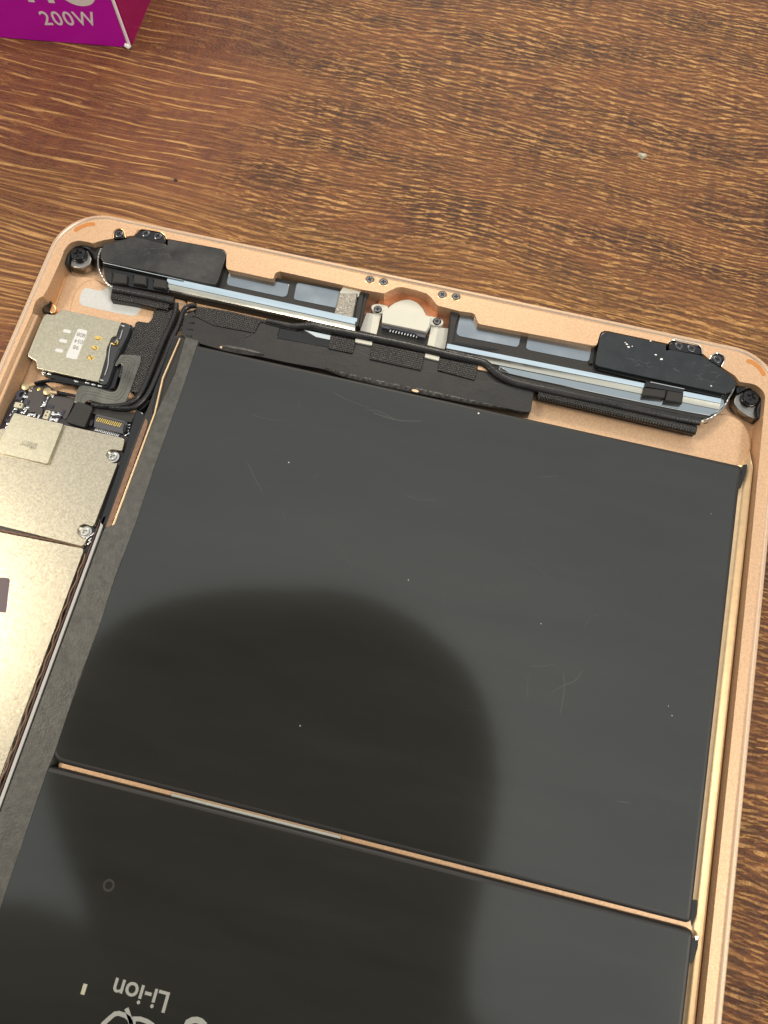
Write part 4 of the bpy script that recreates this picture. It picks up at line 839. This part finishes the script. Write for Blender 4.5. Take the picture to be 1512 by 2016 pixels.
slab('speaker_lug', [(157.36, -4.71), (157.92, -3.45), (158.78, -2.83), (159.72, -2.94), (160.27, -3.74), (159.75, -5.86)], 4.8, 5.85, blackg, spr, .3, .08)
for q in [(149.98, -2.75), (152.85, -2.79), (158.94, -4.19)]: screw('small', q[0], q[1], 5.7, spr, name='screw')
for p in ([(147.77, -2.29), (148.17, -1.73), (149.52, -1.27), (153.86, -1.26), (154.90, -1.77), (155.30, -2.62), (155.43, -3.52)], [(157.26, -4.48), (157.71, -3.32), (158.78, -2.48), (160.08, -2.66), (160.67, -3.52), (160.13, -5.71)]):
    tubeobj('lug_rim', [(*q, LZ+.02) for q in p], .13, chrome, tab, 8, 4)
rail('steel_rail', [(98.06, -14.10), (161.25, -13.16)], [(-1.15, 4.68), (-1.25, 4.76), (-1.4, 4.66), (-2.6, 4.45), (-2.65, 4.1)], steel_warm_reflection, spr)
rail('rail_face', [(98.06, -14.10), (161.25, -13.16)], [(.0, 4.2), (0, 4.85), (-.1, 4.95), (-1.16, 4.74)], steel_cool_reflection, spr)
slab('steel_rail', [(107.73, -14.66), (112.30, -13.55), (159.84, -13.67), (162.04, -12.74), (162.41, -14.08), (160.95, -16.50), (159.46, -17.50), (136.66, -17.99), (113.49, -17.95), (111.13, -16.79)], 3.0, 4.25, mat('rail_flat', (.42, .47, .50), .14, 1, rnoise=.05), spr, .4, .12)
tubeobj('rail_lip', [(*q, 4.2) for q in [(111.02, -16.82), (113.51, -18.01), (136.66, -17.99), (152.84, -17.82), (159.47, -17.56)]], .15, chrome, spr, 8, 5)
slab('dark_recess', [(99.23, -13.32), (107.28, -12.73), (110.29, -12.81), (107.41, -13.37), (100.29, -13.75)], 4.7, 4.8, blackg, spr, .1, .02)
w3 = [(99.28, -4.75), (102.01, -4.36), (103.64, -6.34), (104.66, -7.20), (114.25, -7.36), (114.28, -10.09), (113.93, -10.79), (112.98, -10.88), (100.40, -11.20), (99.58, -10.78), (99.44, -10.13)]
slab('steel_window', w3, 4.08, 4.22, glassy, spr, .4, .05)
slab('steel_window', [(115.90, -7.16), (117.09, -7.08), (130.93, -6.86), (130.93, -9.84), (130.58, -10.60), (129.65, -10.75), (116.83, -10.96), (115.99, -10.62)], 4.08, 4.22, glassy, spr, .5, .05)
for pts in ([(143.82, -14.77), (148.96, -14.30), (148.65, -16.39), (143.78, -16.98)], [(148.96, -14.30), (152.67, -14.05), (152.71, -16.75), (148.80, -17.06)]):
    slab('foam_block', pts, 4.1, 5.4, blackm, spr, .15, .25)
slab('foam_cap', [(143.88, -13.16), (152.65, -13.12), (152.55, -14.18), (143.85, -14.60)], 4.1, 5.5, blackg, spr, .15, .15)
tubeobj('rail_lip', [(*q, 5.6) for q in [(144.86, -13.26), (152.58, -13.21)]], .12, chrome, spr, 8, 4)
slab('speaker_skirt', [(132.95, -11.87), (140.81, -11.96), (162.00, -11.93), (161.42, -12.98), (140.82, -12.88), (132.82, -12.57)], 4.1, 4.95, blackg, spr, .2, .1)
edgeflex([(164.06, -7.66), (163.83, -9.95), (163.05, -12.35), (162.36, -14.59), (161.10, -16.70), (159.37, -18.52), (157.33, -19.65)], 4.6)
slab('end_wall', [(132.45, -4.67), (131.54, -7.20), (131.69, -11.19), (130.76, -11.28), (130.83, -7.23)], 4.0, 4.6, blackm, spr, .1, .1)
slab('end_wall', [(96.97, -5.06), (99.06, -5.12), (98.89, -8.91), (99.20, -14.31), (98.17, -14.02), (97.62, -9.22)], 4.0, 4.7, blackm, spr, .1, .1)
# white flecks lying on the right cover
lf = [('largest white fleck in the cluster at the left of the right speaker cover', .35), ('smallest white fleck at the top of the cluster on the right speaker cover', .2), ('long white fleck at the lower edge of the cluster on the right speaker cover', .5), ('round white fleck right of the cluster on the right speaker cover', .22), ('upper white fleck of the pair in the middle of the right speaker cover', .45), ('lower white fleck of the pair in the middle of the right speaker cover', .45), ('lone white fleck near the pointed end of the right speaker cover', .25), ('white chip on the top edge of the right speaker cover', .3)]
for q, (lb, s) in zip([(138.25, -5.13), (137.85, -4.76), (138.76, -5.75), (139.58, -5.35), (145.10, -6.29), (146.49, -7.09), (158.32, -11.19), (143.49, -3.05)], lf):
    mb = MB(); mb.prism([(q[0]+s*random.uniform(.6, 1)*math.cos(k*1.047), q[1]+s*random.uniform(.3, .8)*math.sin(k*1.047)) for k in range(6)], 5.85, 5.92, .02)
    tag(build(mb, 'lint_fleck', lint), lb, 'fleck', 'white flecks on the right speaker cover')
ds = [('pale speck on the upper battery cell left of centre below the tape', .14), ('bright white speck at the top edge of the battery beside the black tape', .24), ('pale speck in the middle of the upper battery cell above the dark reflection', .11), ('pale speck on the upper battery cell just above and left of the crossed scratches', .11), ('pale speck inside the dark reflection on the upper battery cell', .12), ('upper speck of the pair near the right edge of the upper battery cell', .08), ('lower speck of the pair near the right edge of the upper battery cell', .10), ('faint speck near the upper right corner of the upper battery cell', .07)]
for q, (lb, s) in zip([(70.33, -51.14), (108.56, -29.79), (101.85, -70.59), (130.52, -73.08), (87.63, -104.31), (158.22, -83.32), (159.14, -85.01), (162.03, -41.06)], ds):
    mb = MB(); mb.prism([(q[0]+s*random.uniform(.7, 1)*math.cos(k*1.047), q[1]+s*random.uniform(.7, 1)*math.sin(k*1.047)) for k in range(6)], 5.0, 5.05, .02)
    tag(build(mb, 'dust_speck', lint), lb, 'speck', 'dust specks on the battery')
# fine hair scratches in the speaker covers
hair = mat('hair_scratch', (.075, .075, .075), .4); rs = random.Random(3)
for (x0, y0, x1, y1), nn, par in (((14., -10.5, 38., -5.5), 26, spk), ((136., -10.5, 160., -5.5), 18, spr)):
    for _ in range(nn):
        a_ = rs.uniform(-1.2, 1.2); L_ = rs.uniform(.8, 3.2); cx, cy = rs.uniform(x0, x1), rs.uniform(y0, y1); bd = rs.uniform(-.5, .5)
        pth = smooth_path([(cx-L_*math.cos(a_)/2, cy-L_*math.sin(a_)/2*.5), (cx+bd*.4, cy+bd), (cx+L_*math.cos(a_)/2, cy+L_*math.sin(a_)/2*.5)], 4)
        mb = MB(); N_ = len(pth); rg = []
        for i, q in enumerate(pth):
            d = (pth[min(i+1, N_-1)]-pth[max(0, i-1)]).normalized(); n = Vector((-d.y, d.x)); ww = .028
            rg.append([(*(q+n*ww), 5.851), (*q, 5.857), (*(q-n*ww), 5.851)])
        mb.rings(rg, close=False); build(mb, 'hair_scratch', hair, par)
# right corner screw and bracket
slab('corner_gasket', [(164.26, -8.38), (165.70, -7.77), (167.88, -7.51), (169.55, -8.02), (170.81, -9.16), (171.20, -10.24), (171.16, -14.27), (170.72, -15.66), (169.93, -15.72), (169.49, -13.51), (169.54, -12.85), (170.25, -10.60), (169.51, -8.82), (167.85, -8.43), (166.35, -9.59), (164.87, -10.99)], 1.0, 4.0, blackg, tab, .8, .6)
slab('corner_bracket', [(164.87, -10.86), (166.44, -9.16), (168.21, -8.21), (169.89, -8.85), (170.54, -10.80), (170.00, -12.49), (170.05, -15.46), (167.93, -14.94), (166.11, -13.95), (164.81, -12.58)], 1.0, 3.0, steel_rough, tab, .5, .25)
screw('corner', *([(168.12, -10.81)][0]), 3.3, tab, name='corner_screw')
# ------------------------------------------------------------------ charging port
port = slab('charging_port', [(82.37, -7.15), (83.17, -5.82), (84.84, -4.49), (86.66, -3.76), (88.75, -4.18), (90.40, -5.48), (91.50, -7.04), (93.26, -9.42), (92.42, -11.70), (88.01, -12.77), (82.55, -12.02), (81.29, -8.82)], 1.3, 3.3, creamp, tab, .8, .15, label='cream metal charging port bracket')
slab('port_flex', [(79.28, -6.24), (79.97, -4.93), (80.56, -3.78), (81.91, -2.59), (83.07, -1.66), (85.36, -1.25), (89.37, -1.28), (90.58, -1.63), (91.87, -2.39), (93.37, -4.10), (94.46, -6.24), (92.15, -9.19), (81.99, -8.14)], 1.3, 2.6, amber, port, 1.5, .2)
slab('port_ear', [(78.45, -8.37), (78.32, -7.84), (78.73, -7.24), (79.63, -6.85), (82.42, -6.84), (82.23, -9.14), (81.03, -9.29), (79.46, -9.46)], 1.3, 3.55, creamp, port, .9, .15)
slab('port_ear', [(91.21, -7.45), (92.87, -7.19), (94.46, -7.15), (95.37, -7.35), (95.92, -7.92), (95.89, -8.62), (95.29, -9.25), (93.37, -9.44), (92.37, -9.34)], 1.3, 3.55, creamp, port, .9, .15)
for q in [(80.03, -8.40), (94.39, -8.25)]:
    mb = MB(); n = 24; mb.rings([[(q[0]+r*math.cos(2*math.pi*k/n), q[1]+r*math.sin(2*math.pi*k/n), z) for k in range(n)] for r, z in ((1.02, 3.56), (.98, 3.6), (.86, 3.565))]); mb.cap([[(q[0]+.86*math.cos(2*math.pi*k/n), q[1]+.86*math.sin(2*math.pi*k/n)) for k in range(n)]], 3.565); build(mb, 'screw_seat', blackg, port)
    screw('ear', q[0], q[1], 3.5, port)
slab('port_body', [(81.44, -9.21), (81.76, -8.50), (82.92, -7.93), (84.63, -7.38), (87.07, -7.28), (89.63, -7.22), (90.96, -7.66), (92.79, -7.91), (92.90, -10.59), (92.49, -12.00), (81.89, -12.09)], 3.2, 4.4, creamp, port, .35, .12)
slab('port_plug', [(81.79, -11.67), (92.56, -11.63), (92.69, -13.04), (92.38, -13.25), (90.66, -13.19), (90.31, -12.72), (84.30, -12.66), (83.89, -12.97), (82.04, -12.93)], 1.6, 3.7, MATS['connector_grey'], port, .3, .15)
a = [(84.26, -12.69), (90.66, -12.73)]
mb = MB(); mb.prism(strip((-.12, -.72), (.12, .72), .34), 0, .8, .12); pin = build(mb, 'solder_pin', solder, port, origin=(0, 0, 0))
for k in range(10):
    s = k/9; loc = (a[0][0]+(a[1][0]-a[0][0])*s, a[0][1]+(a[1][1]-a[0][1])*s, 2.5)
    if k == 0: pin.location = Vector(loc)*MM-origin_of(port)
    else: inst(pin, 'solder_pin', loc, 0, port)
slab('port_board', [(81.26, -11.78), (93.84, -11.79), (93.64, -14.74), (81.17, -14.45)], 1.3, 2.5, blackm, port, .2, .08)
slab('grey_pad', [(77.55, -9.54), (81.08, -9.25), (81.21, -14.60), (77.19, -14.54)], 1.3, 3.0, greypad, port, .12, .1)
slab('grey_pad', [(93.30, -9.51), (97.56, -9.03), (97.75, -14.71), (93.50, -14.51)], 1.3, 3.0, greypad, port, .12, .1)
slab('pad_fold', [(79.20, -9.44), (81.09, -9.28), (81.22, -14.63), (79.61, -14.60)], 2.95, 3.04, creamp, port, .05, .03)
slab('pad_fold', [(93.31, -9.54), (94.98, -9.34), (95.17, -14.62), (93.51, -14.54)], 2.95, 3.04, creamp, port, .05, .03)
# ------------------------------------------------------------------ the photographer above, seen only as a soft reflection in the film
mbd = bpy.data.metaballs.new('person'); mbd.resolution = .02; mbd.render_resolution = .02
mo = bpy.data.objects.new('person_source', mbd); scene.collection.objects.link(mo)
def ball(x, y, z, r, sx=1, sy=1, sz=1):
    e = mbd.elements.new(type='ELLIPSOID'); e.co = Vector((x, y, z))*MM; e.radius = r*MM*1.35; e.size_x, e.size_y, e.size_z = sx, sy, sz; e.stiffness = 4
PX, PY = (58, -112)
for k in range(4):
    ball(PX-70+15*k, PY-10-31*k, 325+12*k, 84-3*k); ball(PX+31+2*k, PY+5-40*k, 325+12*k, 88)
ball(PX-12, PY+2, 336, 90)
ball(PX+20, PY-200, 430, 112, .9, 1.1, .9)
ball(PX-150, PY-240, 400, 100); ball(PX+150, PY-260, 430, 110, 1.0, 1.0, .8)
ball(PX, PY-380, 400, 170, 1.3, 1.0, .8); ball(PX, PY-560, 250, 190, 1.1, .9, 1.3)
ball(PX+58, PY-165, 372, 84); ball(PX+80, PY-210, 390, 90)
bpy.context.view_layer.update()
pme = bpy.data.meshes.new_from_object(mo.evaluated_get(bpy.context.evaluated_depsgraph_get()))
bpy.data.objects.remove(mo); pme.materials.clear(); pme.polygons.foreach_set('use_smooth', [True]*len(pme.polygons))
pers = link('person', pme, skin_cloth)
tag(pers, 'person in a dark hooded top leaning over the tablet taking its picture', 'person')
